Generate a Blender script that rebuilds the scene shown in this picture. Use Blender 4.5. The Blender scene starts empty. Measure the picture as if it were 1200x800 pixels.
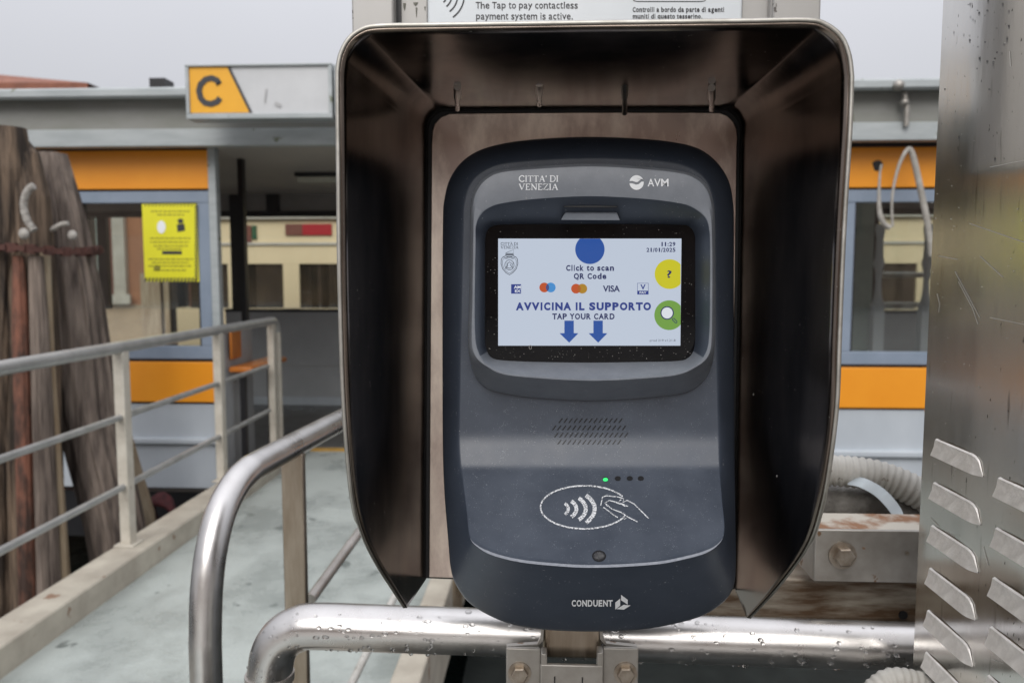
import bpy, math, random
from mathutils import Vector, Matrix, noise
random.seed(7)
sc = bpy.context.scene
# ------------------------------------------------------------ camera
F = 900.0; PITCH = math.radians(4.83); YAW = math.radians(2.7)
CAM = Vector((0, 0, 1.4))
cd = bpy.data.cameras.new('camera'); cam = bpy.data.objects.new('camera', cd)
sc.collection.objects.link(cam); sc.camera = cam
cam.location = CAM; cam.rotation_euler = (math.pi/2 - PITCH, 0, YAW)
cd.sensor_width = 36; cd.lens = 27; cd.clip_start = 0.01; cd.clip_end = 3000
cd.dof.use_dof = True; cd.dof.focus_distance = 0.62; cd.dof.aperture_fstop = 9.0
# ------------------------------------------------------------ world: overcast sky, brighter towards the zenith
SUN_EL = math.radians(38); SUN_AZ = math.radians(188)
w = bpy.data.worlds.new('World'); sc.world = w; w.use_nodes = True
nt = w.node_tree; nt.nodes.clear()
def N(tree, t, **k):
    n = tree.nodes.new(t)
    for a, b in k.items(): setattr(n, a, b)
    return n
wo = N(nt, 'ShaderNodeOutputWorld'); bg = N(nt, 'ShaderNodeBackground'); bg.inputs[1].default_value = 0.1
sky = N(nt, 'ShaderNodeTexSky'); sky.sky_type = 'NISHITA'; sky.sun_disc = False
sky.sun_elevation = SUN_EL; sky.sun_rotation = SUN_AZ; sky.air_density = 1.0; sky.dust_density = 5.0
tc = N(nt, 'ShaderNodeTexCoord'); sep = N(nt, 'ShaderNodeSeparateXYZ'); nt.links.new(tc.outputs['Generated'], sep.inputs[0])
m1 = N(nt, 'ShaderNodeMath', operation='MAXIMUM'); nt.links.new(sep.outputs['Z'], m1.inputs[0]); m1.inputs[1].default_value = 0
mq = N(nt, 'ShaderNodeMath', operation='POWER'); nt.links.new(m1.outputs[0], mq.inputs[0]); mq.inputs[1].default_value = 1.6
m2 = N(nt, 'ShaderNodeMath', operation='MULTIPLY_ADD'); nt.links.new(mq.outputs[0], m2.inputs[0])
m2.inputs[1].default_value = 2.2; m2.inputs[2].default_value = 1.0       # CIE-like overcast: zenith brighter than horizon
nz = N(nt, 'ShaderNodeTexNoise'); nz.inputs['Scale'].default_value = 1.6; nz.inputs['Detail'].default_value = 4
nt.links.new(tc.outputs['Generated'], nz.inputs['Vector'])
m3 = N(nt, 'ShaderNodeMath', operation='MULTIPLY_ADD'); nt.links.new(nz.outputs[0], m3.inputs[0]); m3.inputs[1].default_value = .18; m3.inputs[2].default_value = .91
m4 = N(nt, 'ShaderNodeMath', operation='MULTIPLY'); nt.links.new(m2.outputs[0], m4.inputs[0]); nt.links.new(m3.outputs[0], m4.inputs[1])
vm = N(nt, 'ShaderNodeVectorMath', operation='SCALE'); vm.inputs[0].default_value = (4.75, 4.8, 5.1); nt.links.new(m4.outputs[0], vm.inputs['Scale'])
mx = N(nt, 'ShaderNodeMix', data_type='RGBA'); mx.inputs[0].default_value = .93
nt.links.new(sky.outputs[0], mx.inputs[6]); nt.links.new(vm.outputs[0], mx.inputs[7])
nt.links.new(mx.outputs[2], bg.inputs[0]); nt.links.new(bg.outputs[0], wo.inputs[0])
sd = bpy.data.lights.new('sun', 'SUN'); sd.energy = 1.5; sd.angle = math.radians(40); sd.color = (1, .975, .94)
so = bpy.data.objects.new('sun', sd); sc.collection.objects.link(so)
sdir = Vector((math.sin(SUN_AZ)*math.cos(SUN_EL), math.cos(SUN_AZ)*math.cos(SUN_EL), math.sin(SUN_EL)))
so.rotation_euler = sdir.to_track_quat('Z', 'Y').to_euler()
vs = sc.view_settings; vs.view_transform = 'Standard'; vs.look = 'None'; vs.exposure = 0.22; vs.gamma = 1.0; vs.use_curve_mapping = False
# ------------------------------------------------------------ pixel -> place helpers
cf = Vector((-math.sin(YAW)*math.cos(PITCH), math.cos(YAW)*math.cos(PITCH), -math.sin(PITCH)))
cr = Vector((math.cos(YAW), math.sin(YAW), 0)); cu = cr.cross(cf)
def ray(px, py): return cf + cr*((px-600)/F) - cu*((py-400)/F)
def P(px, py, Y): d = ray(px, py); return CAM + d*(Y/d.y)
def PX(px, py, X): d = ray(px, py); return CAM + d*(X/d.x)
def PZ(px, py, Z): d = ray(px, py); return CAM + d*((Z-CAM.z)/d.z)
def PP(px, py, o, n): d = ray(px, py); return CAM + d*((o-CAM).dot(n)/d.dot(n))
# ------------------------------------------------------------ materials
def mat(name, c1, c2=None, rough=.5, metal=0., scale=10., stretch=(1,1,1), bump=0., bscale=None, rvar=0., coat=0., detail=5., ramp=(.35,.68), specks=None, spec=.5):
    m = bpy.data.materials.new(name); m.use_nodes = True; t = m.node_tree; b = t.nodes['Principled BSDF']
    b.inputs['Roughness'].default_value = rough; b.inputs['Metallic'].default_value = metal
    b.inputs['Specular IOR Level'].default_value = spec
    b.inputs['Coat Weight'].default_value = coat; b.inputs['Coat Roughness'].default_value = .08
    co = N(t, 'ShaderNodeTexCoord'); mp = N(t, 'ShaderNodeMapping'); mp.inputs['Scale'].default_value = stretch
    t.links.new(co.outputs['Object'], mp.inputs[0])
    ns = N(t, 'ShaderNodeTexNoise'); ns.inputs['Scale'].default_value = scale; ns.inputs['Detail'].default_value = detail; ns.inputs['Roughness'].default_value = .62
    t.links.new(mp.outputs[0], ns.inputs['Vector'])
    c2 = c2 or tuple(x*.8 for x in c1)
    rp = N(t, 'ShaderNodeValToRGB'); rp.color_ramp.elements[0].position = ramp[0]; rp.color_ramp.elements[1].position = ramp[1]
    rp.color_ramp.elements[0].color = (*c2, 1); rp.color_ramp.elements[1].color = (*c1, 1)
    t.links.new(ns.outputs[0], rp.inputs[0]); col = rp.outputs[0]
    if specks:      # (scale, threshold, colour, roughness)
        s2 = N(t, 'ShaderNodeTexNoise'); s2.inputs['Scale'].default_value = specks[0]; s2.inputs['Detail'].default_value = 3
        t.links.new(co.outputs['Object'], s2.inputs['Vector'])
        s3 = N(t, 'ShaderNodeTexNoise'); s3.inputs['Scale'].default_value = specks[0]*.12; s3.inputs['Detail'].default_value = 2
        t.links.new(co.outputs['Object'], s3.inputs['Vector'])
        ad = N(t, 'ShaderNodeMath', operation='MULTIPLY_ADD'); t.links.new(s3.outputs[0], ad.inputs[0]); ad.inputs[1].default_value = .35; t.links.new(s2.outputs[0], ad.inputs[2])
        r2 = N(t, 'ShaderNodeValToRGB'); r2.color_ramp.elements[0].position = specks[1]; r2.color_ramp.elements[1].position = min(1, specks[1]+.03)
        t.links.new(ad.outputs[0], r2.inputs[0])
        mm = N(t, 'ShaderNodeMix', data_type='RGBA'); t.links.new(r2.outputs[0], mm.inputs[0]); t.links.new(col, mm.inputs[6]); mm.inputs[7].default_value = (*specks[2], 1); col = mm.outputs[2]
        if metal:
            iv = N(t, 'ShaderNodeMath', operation='MULTIPLY_ADD'); t.links.new(r2.outputs[0], iv.inputs[0]); iv.inputs[1].default_value = -metal; iv.inputs[2].default_value = metal
            t.links.new(iv.outputs[0], b.inputs['Metallic'])
    t.links.new(col, b.inputs['Base Color'])
    if rvar:
        mr = N(t, 'ShaderNodeMapRange'); mr.inputs[1].default_value = .3; mr.inputs[2].default_value = .7
        mr.inputs[3].default_value = max(0, rough-rvar); mr.inputs[4].default_value = rough+rvar
        t.links.new(ns.outputs[0], mr.inputs[0]); t.links.new(mr.outputs[0], b.inputs['Roughness'])
    if bump:
        bn = N(t, 'ShaderNodeTexNoise'); bn.inputs['Scale'].default_value = bscale or scale*4; bn.inputs['Detail'].default_value = 4
        t.links.new(mp.outputs[0], bn.inputs['Vector'])
        bp = N(t, 'ShaderNodeBump'); bp.inputs['Strength'].default_value = 1.0; bp.inputs['Distance'].default_value = bump
        t.links.new(bn.outputs[0], bp.inputs['Height']); t.links.new(bp.outputs[0], b.inputs['Normal'])
    return m
def emis(name, c, s=1.0, base=(.02,.02,.02)):
    m = bpy.data.materials.new(name); m.use_nodes = True; b = m.node_tree.nodes['Principled BSDF']
    b.inputs['Base Color'].default_value = (*base, 1); b.inputs['Roughness'].default_value = .25
    b.inputs['Emission Color'].default_value = (*c, 1); b.inputs['Emission Strength'].default_value = s*.74
    return m
def pane_mat(name, tint=(.8,.84,.84), rough=.02, refl=1.0):
    m = bpy.data.materials.new(name); m.use_nodes = True; t = m.node_tree; t.nodes.clear()
    o = N(t, 'ShaderNodeOutputMaterial'); mx = N(t, 'ShaderNodeMixShader'); tr = N(t, 'ShaderNodeBsdfTransparent'); gl = N(t, 'ShaderNodeBsdfGlossy')
    tr.inputs[0].default_value = (*tint, 1); gl.inputs['Roughness'].default_value = rough
    fr = N(t, 'ShaderNodeFresnel'); fr.inputs[0].default_value = 1.6
    ml = N(t, 'ShaderNodeMath', operation='MULTIPLY'); ml.inputs[1].default_value = refl
    t.links.new(fr.outputs[0], ml.inputs[0]); t.links.new(ml.outputs[0], mx.inputs[0])
    t.links.new(tr.outputs[0], mx.inputs[1]); t.links.new(gl.outputs[0], mx.inputs[2]); t.links.new(mx.outputs[0], o.inputs[0])
    return m
def S(r, g, b): return tuple(((c/255)/12.92 if c <= 10 else (((c/255)+.055)/1.055)**2.4) for c in (r, g, b))
M = dict(
 plastic=mat('dark_blue_grey_plastic', (.046,.057,.079), (.038,.048,.068), rough=.42, scale=30, bump=.00006, bscale=1600, specks=(600,.90,(.3,.31,.33))),
 bezel=mat('textured_grey_plastic', (.205,.222,.252), (.17,.186,.214), rough=.42, scale=60, bump=.00010, bscale=1500, specks=(800,.90,(.35,.36,.38))),
 pad=mat('worn_pad_plastic', (.072,.086,.113), (.054,.065,.087), rough=.40, rvar=.07, scale=25, bump=.00010, bscale=1300, specks=(1300,.865,(.25,.27,.30))),
 worn=mat('worn_edge_plastic', (.34,.36,.40), (.25,.27,.31), rough=.45, scale=300),
 glass=mat('black_screen_glass', (.006,.006,.007), (.004,.004,.005), rough=.04, scale=20, specks=(900,.90,(.16,.15,.14)), spec=.22),
 black=mat('black_rubber', (.008,.008,.010), (.005,.005,.006), rough=.5),
 print_white=mat('white_print', (.88,.90,.93), (.82,.84,.87), rough=.5, scale=200),
 print_worn=mat('worn_pale_print', (.72,.74,.77), (.12,.13,.15), rough=.55, scale=900, ramp=(.42,.52)),
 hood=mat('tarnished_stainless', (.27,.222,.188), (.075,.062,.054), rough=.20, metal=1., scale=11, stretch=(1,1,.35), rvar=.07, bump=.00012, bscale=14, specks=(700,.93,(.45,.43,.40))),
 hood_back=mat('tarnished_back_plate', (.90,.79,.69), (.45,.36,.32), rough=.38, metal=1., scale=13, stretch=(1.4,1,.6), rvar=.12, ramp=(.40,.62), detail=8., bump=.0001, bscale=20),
 rim=mat('brushed_steel_edge', (.50,.485,.45), (.36,.345,.31), rough=.48, metal=1., scale=60),
 steel=mat('wet_stainless_tube', (.66,.645,.63), (.54,.52,.505), rough=.30, metal=1., scale=14, rvar=.07, bump=.0002, bscale=30),
 steel_dull=mat('dull_stainless', (.50,.47,.44), (.37,.34,.31), rough=.42, metal=.9, scale=12, stretch=(1,1,.4), rvar=.1),
 steel_brown=mat('stained_stainless', (.42,.36,.29), (.24,.19,.14), rough=.34, metal=.9, scale=22, stretch=(2,1,.3), rvar=.1),
 cabinet=None,
 louvre=mat('dusty_steel_scoop', (.84,.81,.77), (.66,.63,.59), rough=.45, metal=.4, scale=90, bump=.0006, bscale=260),  # paler than the cabinet sheet: sky reflected in the scoops put into the colour
 galv=mat('galvanised_bracket', (.42,.40,.37), (.30,.28,.25), rough=.45, metal=.7, scale=25, rvar=.08, specks=(60,.86,(.16,.09,.045))),
 bolt=mat('bolt_steel', (.45,.40,.34), (.28,.23,.18), rough=.4, metal=.9, scale=80),
 rust=mat('rusty_iron', (.10,.040,.030), (.05,.022,.018), rough=.85, scale=20, bump=.004, bscale=30),
 beam=mat('rust_streaked_beam', (.36,.32,.26), (.11,.065,.035), rough=.5, metal=.3, scale=26, stretch=(.35,1,2.2), bump=.001, bscale=40, ramp=(.40,.62), detail=8.),
 alu=mat('grey_aluminium_profile', (.42,.41,.395), (.36,.35,.33), rough=.45, metal=.25, scale=6, stretch=(1,1,.3), specks=(70,.88,(.10,.09,.08))),
 plate=mat('white_sign_plate', (.66,.70,.73), (.60,.64,.67), rough=.35, scale=8),
 ink=mat('dark_print', (.035,.037,.042), (.03,.03,.035), rough=.5),
 gang=mat('pale_green_deck', (.42,.455,.43), (.285,.312,.295), rough=.32, scale=2.4, rvar=.22, bump=.003, bscale=70, ramp=(.38,.58), detail=9., specks=(8,.845,(.17,.19,.18))),
 kerb=mat('worn_cream_paint', (.50,.46,.38), (.37,.33,.27), rough=.6, scale=7, bump=.001, specks=(9,.87,(.24,.15,.10))),
 railpaint=mat('cream_rail_paint', (.62,.58,.50), (.47,.43,.36), rough=.45, scale=10, specks=(25,.86,(.22,.14,.09))),
 railgrey=mat('grey_rail_steel', (.50,.50,.49), (.38,.38,.37), rough=.35, metal=.5, scale=10),
 deck=mat('wet_dark_deck', (.115,.11,.10), (.06,.057,.052), rough=.33, scale=2.2, rvar=.15, bump=.003, bscale=20),
 yellowline=mat('yellow_paint', (.60,.34,.05), (.45,.25,.04), rough=.6),
 orange=mat('orange_panel', (.86,.33,.022), (.82,.30,.018), rough=.35, scale=3),
 white=mat('white_panel', (.50,.54,.58), (.43,.47,.51), rough=.35, scale=2.5, stretch=(1,1,.5)),
 frame=mat('blue_grey_frame', (.25,.30,.38), (.21,.26,.33), rough=.4, scale=4),
 gutter=mat('pale_gutter_metal', (.43,.46,.465), (.33,.36,.365), rough=.4, scale=3, stretch=(1,1,5), specks=(14,.87,(.16,.18,.12))),
 fascia=mat('grey_fascia', (.27,.27,.255), (.22,.225,.20), rough=.55, scale=2.5, stretch=(1,1,3), specks=(6,.90,(.12,.13,.08))),
 darkframe=mat('black_frame', (.014,.014,.016), (.01,.01,.012), rough=.4),
 ceil=mat('taupe_ceiling', (.50,.46,.41), (.44,.41,.37), rough=.6, scale=2),
 greywall=mat('grey_wall_panel', (.42,.43,.44), (.37,.38,.39), rough=.5, scale=3),
 header=mat('dark_header_panel', (.24,.225,.215), (.20,.19,.18), rough=.5, scale=3),
 pane=pane_mat('window_pane', (.92,.94,.93)),
 wood=mat('weathered_pile_wood', (.20,.14,.095), (.028,.020,.015), rough=.85, scale=9, stretch=(1.8,1.8,.16), bump=.03, bscale=14, ramp=(.38,.64)),
 wood_grey=mat('grey_pile_wood', (.25,.20,.165), (.060,.045,.038), rough=.85, scale=9, stretch=(1.8,1.8,.16), bump=.03, bscale=14, ramp=(.36,.64)),
 wood_tan=mat('tan_timber', (.42,.35,.25), (.26,.19,.12), rough=.8, scale=8, stretch=(1.5,1.5,.25), bump=.005, bscale=14),
 wood_red=mat('reddish_timber', (.23,.095,.06), (.055,.032,.024), rough=.8, scale=9, stretch=(1.5,1.5,.45), bump=.01, bscale=20, ramp=(.40,.62)),
 rope=mat('white_rope', (.46,.44,.40), (.24,.22,.20), rough=.85, scale=40, bump=.003, bscale=90),
 hose=mat('grey_white_hose', (.54,.525,.485), (.36,.345,.31), rough=.55, scale=14, specks=(90,.86,(.20,.18,.15))),
 flange=mat('rust_stained_flange', (.50,.46,.39), (.24,.11,.045), rough=.6, scale=16, ramp=(.42,.54), detail=8.),
 cable=mat('old_white_cable_sleeve', (.44,.42,.38), (.28,.26,.23), rough=.6, scale=18),
 pipe=mat('grey_lagged_pipe', (.27,.255,.23), (.10,.09,.078), rough=.7, scale=22, bump=.003, ramp=(.40,.60), specks=(70,.85,(.08,.06,.04))),
 strap=mat('pale_strap', (.50,.55,.57), (.42,.46,.48), rough=.5),
 yellow=mat('yellow_notice', (.80,.76,.03), (.76,.72,.025), rough=.4),
 sign_orange=mat('sign_orange', (.80,.40,.02), (.76,.37,.018), rough=.4),
 sign_grey=mat('sign_light_grey', (.55,.56,.57), (.50,.51,.52), rough=.4, scale=5),
 cream=mat('cream_boat_paint', (.80,.66,.42), (.76,.62,.39), rough=.4, scale=2),
 boat_glass=mat('dark_boat_window', (.07,.05,.03), (.02,.018,.015), rough=.1, scale=1.3, stretch=(2,1,1)),
 red=mat('red_board', (.42,.012,.02), (.38,.01,.018), rough=.45),
 brown=mat('brown_board', (.20,.07,.045), (.16,.055,.04), rough=.5),
 green=mat('green_paint', (.03,.11,.05), (.02,.09,.04), rough=.5),
 plaster=mat('red_ochre_plaster', (.42,.19,.10), (.30,.14,.08), rough=.9, scale=1.2, bump=.01, bscale=8),
 plaster2=mat('tan_plaster', (.40,.31,.20), (.27,.20,.13), rough=.9, scale=.8, bump=.01, bscale=6),
 plaster3=mat('brown_brick_wall', (.46,.34,.26), (.30,.22,.17), rough=.9, scale=1.5, bump=.01, bscale=9),
 stone=mat('istrian_stone', (.56,.53,.46), (.44,.41,.35), rough=.7, scale=3),
 shutter=mat('grey_green_shutter', (.30,.35,.32), (.25,.30,.27), rough=.6),
 tiles=mat('terracotta_roof', (.30,.12,.075), (.18,.075,.05), rough=.85, scale=1.5, stretch=(1,1,1), bump=.03, bscale=5),
 paving=mat('stone_paving', (.42,.40,.37), (.30,.28,.26), rough=.45, scale=1.2, rvar=.12),
 water=mat('dark_canal_water', (.012,.020,.018), (.008,.013,.012), rough=.08, scale=2, bump=.02, bscale=3),
 seat=mat('orange_seat', (.50,.16,.02), (.42,.13,.016), rough=.4),
 lampgrey=mat('lamp_diffuser', (.50,.50,.42), (.45,.45,.38), rough=.5),
 greenpanel=mat('pale_green_panel', (.40,.48,.44), (.36,.43,.40), rough=.5),
 drop=None)
def cabinet_mat():
    m = mat('scratched_stainless_sheet', (.80,.785,.76), (.64,.625,.60), rough=.16, metal=1., scale=9, stretch=(1,1,.25), rvar=.07, bump=.00025, bscale=22)
    t = m.node_tree; b = t.nodes['Principled BSDF']; co = [n for n in t.nodes if n.type == 'TEX_COORD'][0]
    base = b.inputs['Base Color'].links[0].from_socket
    # vertical grime runs and fine pits
    mp = N(t, 'ShaderNodeMapping'); mp.inputs['Scale'].default_value = (1, 60, 7); t.links.new(co.outputs['Object'], mp.inputs[0])
    n1 = N(t, 'ShaderNodeTexNoise'); n1.inputs['Scale'].default_value = 3.0; n1.inputs['Detail'].default_value = 5; t.links.new(mp.outputs[0], n1.inputs['Vector'])
    r1 = N(t, 'ShaderNodeValToRGB'); r1.color_ramp.elements[0].position = .64; r1.color_ramp.elements[1].position = .90; t.links.new(n1.outputs[0], r1.inputs[0])
    x1 = N(t, 'ShaderNodeMix', data_type='RGBA'); t.links.new(r1.outputs[0], x1.inputs[0]); t.links.new(base, x1.inputs[6]); x1.inputs[7].default_value = (.13,.11,.09,1)
    mp2 = N(t, 'ShaderNodeMapping'); mp2.inputs['Scale'].default_value = (1, 2.2, 1); t.links.new(co.outputs['Object'], mp2.inputs[0])
    n2 = N(t, 'ShaderNodeTexNoise'); n2.inputs['Scale'].default_value = 120; n2.inputs['Detail'].default_value = 3; t.links.new(mp2.outputs[0], n2.inputs['Vector'])
    r2 = N(t, 'ShaderNodeValToRGB'); r2.color_ramp.elements[0].position = .69; r2.color_ramp.elements[1].position = .73; t.links.new(n2.outputs[0], r2.inputs[0])
    x2 = N(t, 'ShaderNodeMix', data_type='RGBA'); t.links.new(r2.outputs[0], x2.inputs[0]); t.links.new(x1.outputs[2], x2.inputs[6]); x2.inputs[7].default_value = (.05,.04,.035,1)
    t.links.new(x2.outputs[2], b.inputs['Base Color'])
    return m
M['cabinet'] = cabinet_mat()
md = bpy.data.materials.new('water_drop'); md.use_nodes = True; b_ = md.node_tree.nodes['Principled BSDF']
b_.inputs['Transmission Weight'].default_value = 1; b_.inputs['Roughness'].default_value = 0.0; b_.inputs['IOR'].default_value = 1.33; M['drop'] = md
E = dict(scr=emis('screen_background', S(196,207,224)), navy=emis('screen_navy', S(22,36,92)), blue=emis('screen_blue', S(14,76,160)), title=emis('screen_title_blue', S(24,52,134)),
 yellow=emis('screen_yellow', S(206,200,10)), green=emis('screen_green', S(112,160,62)), orange=emis('screen_orange_red', S(192,78,22)), sky=emis('screen_sky_blue', S(62,142,210)),
 amber=emis('screen_amber', S(176,130,16)), grey=emis('screen_grey', S(72,80,92)), white=emis('screen_white', S(226,232,240)), mid=emis('screen_overlap_one', S(60,70,130)), mid2=emis('screen_overlap_two', S(178,92,14)), led=emis('lit_green_light', (.05,.85,.22), 1.4))
# ------------------------------------------------------------ mesh builder
WL = {}
col = sc.collection
def settag(o, label=None, cat=None, group=None, kind=None):
    if label: o['label'] = label
    if cat: o['category'] = cat
    if group: o['group'] = group
    if kind: o['kind'] = kind
    return o
def thing(name, loc, label, cat, group=None):
    o = bpy.data.objects.new(name, None); o.empty_display_size = .1; col.objects.link(o); o.location = loc; WL[o.name] = Vector(loc)
    return settag(o, label, cat, group)
class MB:
    def __init__(s): s.v = []; s.f = []
    def add(s, vs, fs): b = len(s.v); s.v += [Vector(v) for v in vs]; s.f += [[i+b for i in f] for f in fs]; return s
    def box(s, x0, x1, y0, y1, z0, z1):
        x0, x1 = sorted((x0, x1)); y0, y1 = sorted((y0, y1)); z0, z1 = sorted((z0, z1))
        return s.add([(x,y,z) for z in (z0,z1) for y in (y0,y1) for x in (x0,x1)], [(0,2,3,1),(4,5,7,6),(0,1,5,4),(2,6,7,3),(0,4,6,2),(1,3,7,5)])
    def prism(s, pts, ext):     # planar polygon swept along a vector
        n = len(pts); pts = [Vector(p) for p in pts]; e = Vector(ext)
        return s.add(pts+[p+e for p in pts], [list(range(n))[::-1], list(range(n, 2*n))]+[(i, (i+1)%n, n+(i+1)%n, n+i) for i in range(n)])
    def bar(s, a, b, wd, ht, up=(0,0,1)):   # rectangular bar from a to b
        a = Vector(a); b = Vector(b); d = (b-a).normalized(); sd = d.cross(Vector(up)).normalized(); u = sd.cross(d).normalized()
        q = [a+sd*i*wd/2+u*j*ht/2 for i, j in ((-1,-1),(1,-1),(1,1),(-1,1))]
        return s.prism(q, b-a)
    def tube(s, path, r, n=14, cap=True, ribs=None):
        path = [Vector(p) for p in path]; k = len(path); rs = r if isinstance(r, (list, tuple)) else [r]*k
        up = Vector((0,0,1)); vs = []; prev = None
        for i, p in enumerate(path):
            t = (path[min(i+1,k-1)]-path[max(i-1,0)]).normalized()
            if prev is None:
                a = t.orthogonal().normalized() if abs(t.z) > .95 else t.cross(up).normalized()
            else: a = (prev - t*prev.dot(t)).normalized()
            prev = a; b = t.cross(a)
            for j in range(n):
                th = 2*math.pi*j/n; vs.append(p + (a*math.cos(th)+b*math.sin(th))*rs[i])
        fs = [(i*n+j, i*n+(j+1)%n, (i+1)*n+(j+1)%n, (i+1)*n+j) for i in range(k-1) for j in range(n)]
        if cap: fs += [list(range(n))[::-1], [(k-1)*n+j for j in range(n)]]
        return s.add(vs, fs)
    def rings(s, rs, cap0=False, cap1=False, closed=True):
        n = len(rs[0]); vs = [v for r in rs for v in r]; m = n if closed else n-1
        fs = [(i*n+j, i*n+(j+1)%n, (i+1)*n+(j+1)%n, (i+1)*n+j) for i in range(len(rs)-1) for j in range(m)]
        if cap0: fs.append(list(range(n))[::-1])
        if cap1: fs.append([(len(rs)-1)*n+j for j in range(n)])
        return s.add(vs, fs)
    def ball(s, c, rx, ry=None, rz=None, n=10, m=6):
        c = Vector(c); ry = ry or rx; rz = rz or rx; vs = []
        for i in range(m+1):
            ph = math.pi*i/m
            for j in range(n): th = 2*math.pi*j/n; vs.append(c+Vector((rx*math.sin(ph)*math.cos(th), ry*math.sin(ph)*math.sin(th), rz*math.cos(ph))))
        return s.add(vs, [(i*n+j, i*n+(j+1)%n, (i+1)*n+(j+1)%n, (i+1)*n+j) for i in range(m) for j in range(n)])
    def hexbolt(s, c, d, r, h):     # head on a washer
        c = Vector(c); d = Vector(d).normalized(); a = d.orthogonal().normalized(); b = d.cross(a)
        R = lambda rr, n, o, ph=0: [c+d*o+(a*math.cos(2*math.pi*i/n+ph)+b*math.sin(2*math.pi*i/n+ph))*rr for i in range(n)]
        s.rings([R(r*1.35,24,0), R(r*1.35,24,h*.22), R(r*.5,24,h*.22)], True, True)
        s.rings([R(r,6,h*.2,.3), R(r,6,h*.9,.3), R(r*.86,6,h*1.02,.3)], True, True); return s
    def build(s, name, m, parent=None, label=None, cat=None, group=None, kind=None, smooth=35, bevel=0, recalc=True):
        lo = Vector((min(v.x for v in s.v), min(v.y for v in s.v), min(v.z for v in s.v))); hi = Vector((max(v.x for v in s.v), max(v.y for v in s.v), max(v.z for v in s.v)))
        c = Vector(((lo.x+hi.x)/2, (lo.y+hi.y)/2, lo.z if parent is None else (lo.z+hi.z)/2))
        me = bpy.data.meshes.new(name); me.from_pydata([v-c for v in s.v], [], s.f); me.update()
        if recalc:
            import bmesh
            bm = bmesh.new(); bm.from_mesh(me); bmesh.ops.recalc_face_normals(bm, faces=bm.faces); bm.to_mesh(me); bm.free()
        me.materials.append(m)
        if smooth: me.shade_smooth(); me.set_sharp_from_angle(angle=math.radians(smooth))
        o = bpy.data.objects.new(name, me); col.objects.link(o); WL[o.name] = c
        if parent: o.parent = parent; o.location = c - WL[parent.name]
        else: o.location = c
        if bevel:
            bv = o.modifiers.new('bevel', 'BEVEL'); bv.width = bevel; bv.segments = 2; bv.limit_method = 'ANGLE'; bv.angle_limit = math.radians(40)
        return settag(o, label, cat, group, kind)
# text on a mapped surface: bounding box [x0,x1]x[y0,y1] in picture units, fn maps to 3D
def text_mesh(s, bold=0.0, spacing=1.0):
    c = bpy.data.curves.new('t', 'FONT'); c.body = s; c.size = 1; c.offset = bold; c.space_character = spacing; c.resolution_u = 4
    o = bpy.data.objects.new('t', c); col.objects.link(o); dg = bpy.context.evaluated_depsgraph_get(); dg.update()
    me = bpy.data.meshes.new_from_object(o.evaluated_get(dg)); vs = [v.co.copy() for v in me.vertices]; fs = [list(p.vertices) for p in me.polygons]
    bpy.data.objects.remove(o); bpy.data.curves.remove(c); bpy.data.meshes.remove(me); return vs, fs
def put_text(mb, s, x0, x1, y0, y1, fn, bold=0.0, spacing=1.0):
    vs, fs = text_mesh(s, bold, spacing)
    ax = min(v.x for v in vs); bx = max(v.x for v in vs); ay = min(v.y for v in vs); by = max(v.y for v in vs)
    mb.add([fn(x0+(v.x-ax)/(bx-ax)*(x1-x0), y1-(v.y-ay)/(by-ay)*(y1-y0)) for v in vs], fs); return mb
ADV = dict(A=.774,B=.762,C=.734,D=.830,E=.683,F=.683,G=.821,H=.837,I=.372,J=.372,K=.775,L=.637,M=.995,N=.837,O=.850,P=.733,Q=.850,R=.770,S=.720,T=.682,U=.812,V=.774,W=1.103,X=.771,Y=.724,Z=.725,
 a=.675,b=.716,c=.593,d=.716,e=.678,f=.435,g=.716,h=.712,i=.343,j=.343,k=.665,l=.343,m=1.042,n=.712,o=.687,p=.716,q=.716,r=.493,s=.595,t=.478,u=.712,v=.652,w=.924,x=.645,y=.652,z=.582)
ADV.update({' ':.348, ':':.40, '/':.365, '.':.38, '?':.58}); ADV.update({str(i): .696 for i in range(10)})
def wide_text(mb, s, x0, x1, y0, y1, fn, bold=.03, cond=1.0):   # heavy wide sans: each letter fitted to its own cell, y0..y1 = capital height
    tot = sum(ADV[c] for c in s); k = (x1-x0)/tot; H = y1-y0; x = x0
    for c in s:
        if c != ' ':
            lo, hi = 0, 1
            if c in 'acemnorsuvwxz': hi = .76
            elif c in 'gpqy': lo, hi = -.28, .76
            elif c == 't': hi = .96
            elif c == ':': hi = .70
            elif c == '.': hi = .20
            elif c == 'Q': lo = -.16
            elif c == '/': lo = -.08
            elif c in 'bdfhkli': hi = 1.03
            sb = .0 if c in 'AVTY/vy' else .21 if c == '1' else .095 if c in 'Iil:.' else .03 if c in 'frt' else .055
            put_text(mb, c, x+sb*k, x+(ADV[c]-sb)*k, y1-hi*H, y1-lo*H, fn, bold)
        x += ADV[c]*k
    return mb
def stroke(mb, pts, wd, fn, closed=False):     # flat stroke of width wd, in picture units
    k = len(pts); L = []; R = []
    for i, (x, y) in enumerate(pts):
        a = pts[(i-1) % k] if (closed or i > 0) else pts[i]; b = pts[(i+1) % k] if (closed or i < k-1) else pts[i]
        dx, dy = b[0]-a[0], b[1]-a[1]; l = math.hypot(dx, dy) or 1; nx, ny = -dy/l*wd/2, dx/l*wd/2
        L.append(fn(x+nx, y+ny)); R.append(fn(x-nx, y-ny))
    n = k if closed else k-1
    mb.add(L+R, [(i, (i+1)%k, k+(i+1)%k, k+i) for i in range(n)]); return mb
def poly(mb, pts, fn): mb.add([fn(x, y) for x, y in pts], [list(range(len(pts)))]); return mb
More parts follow.
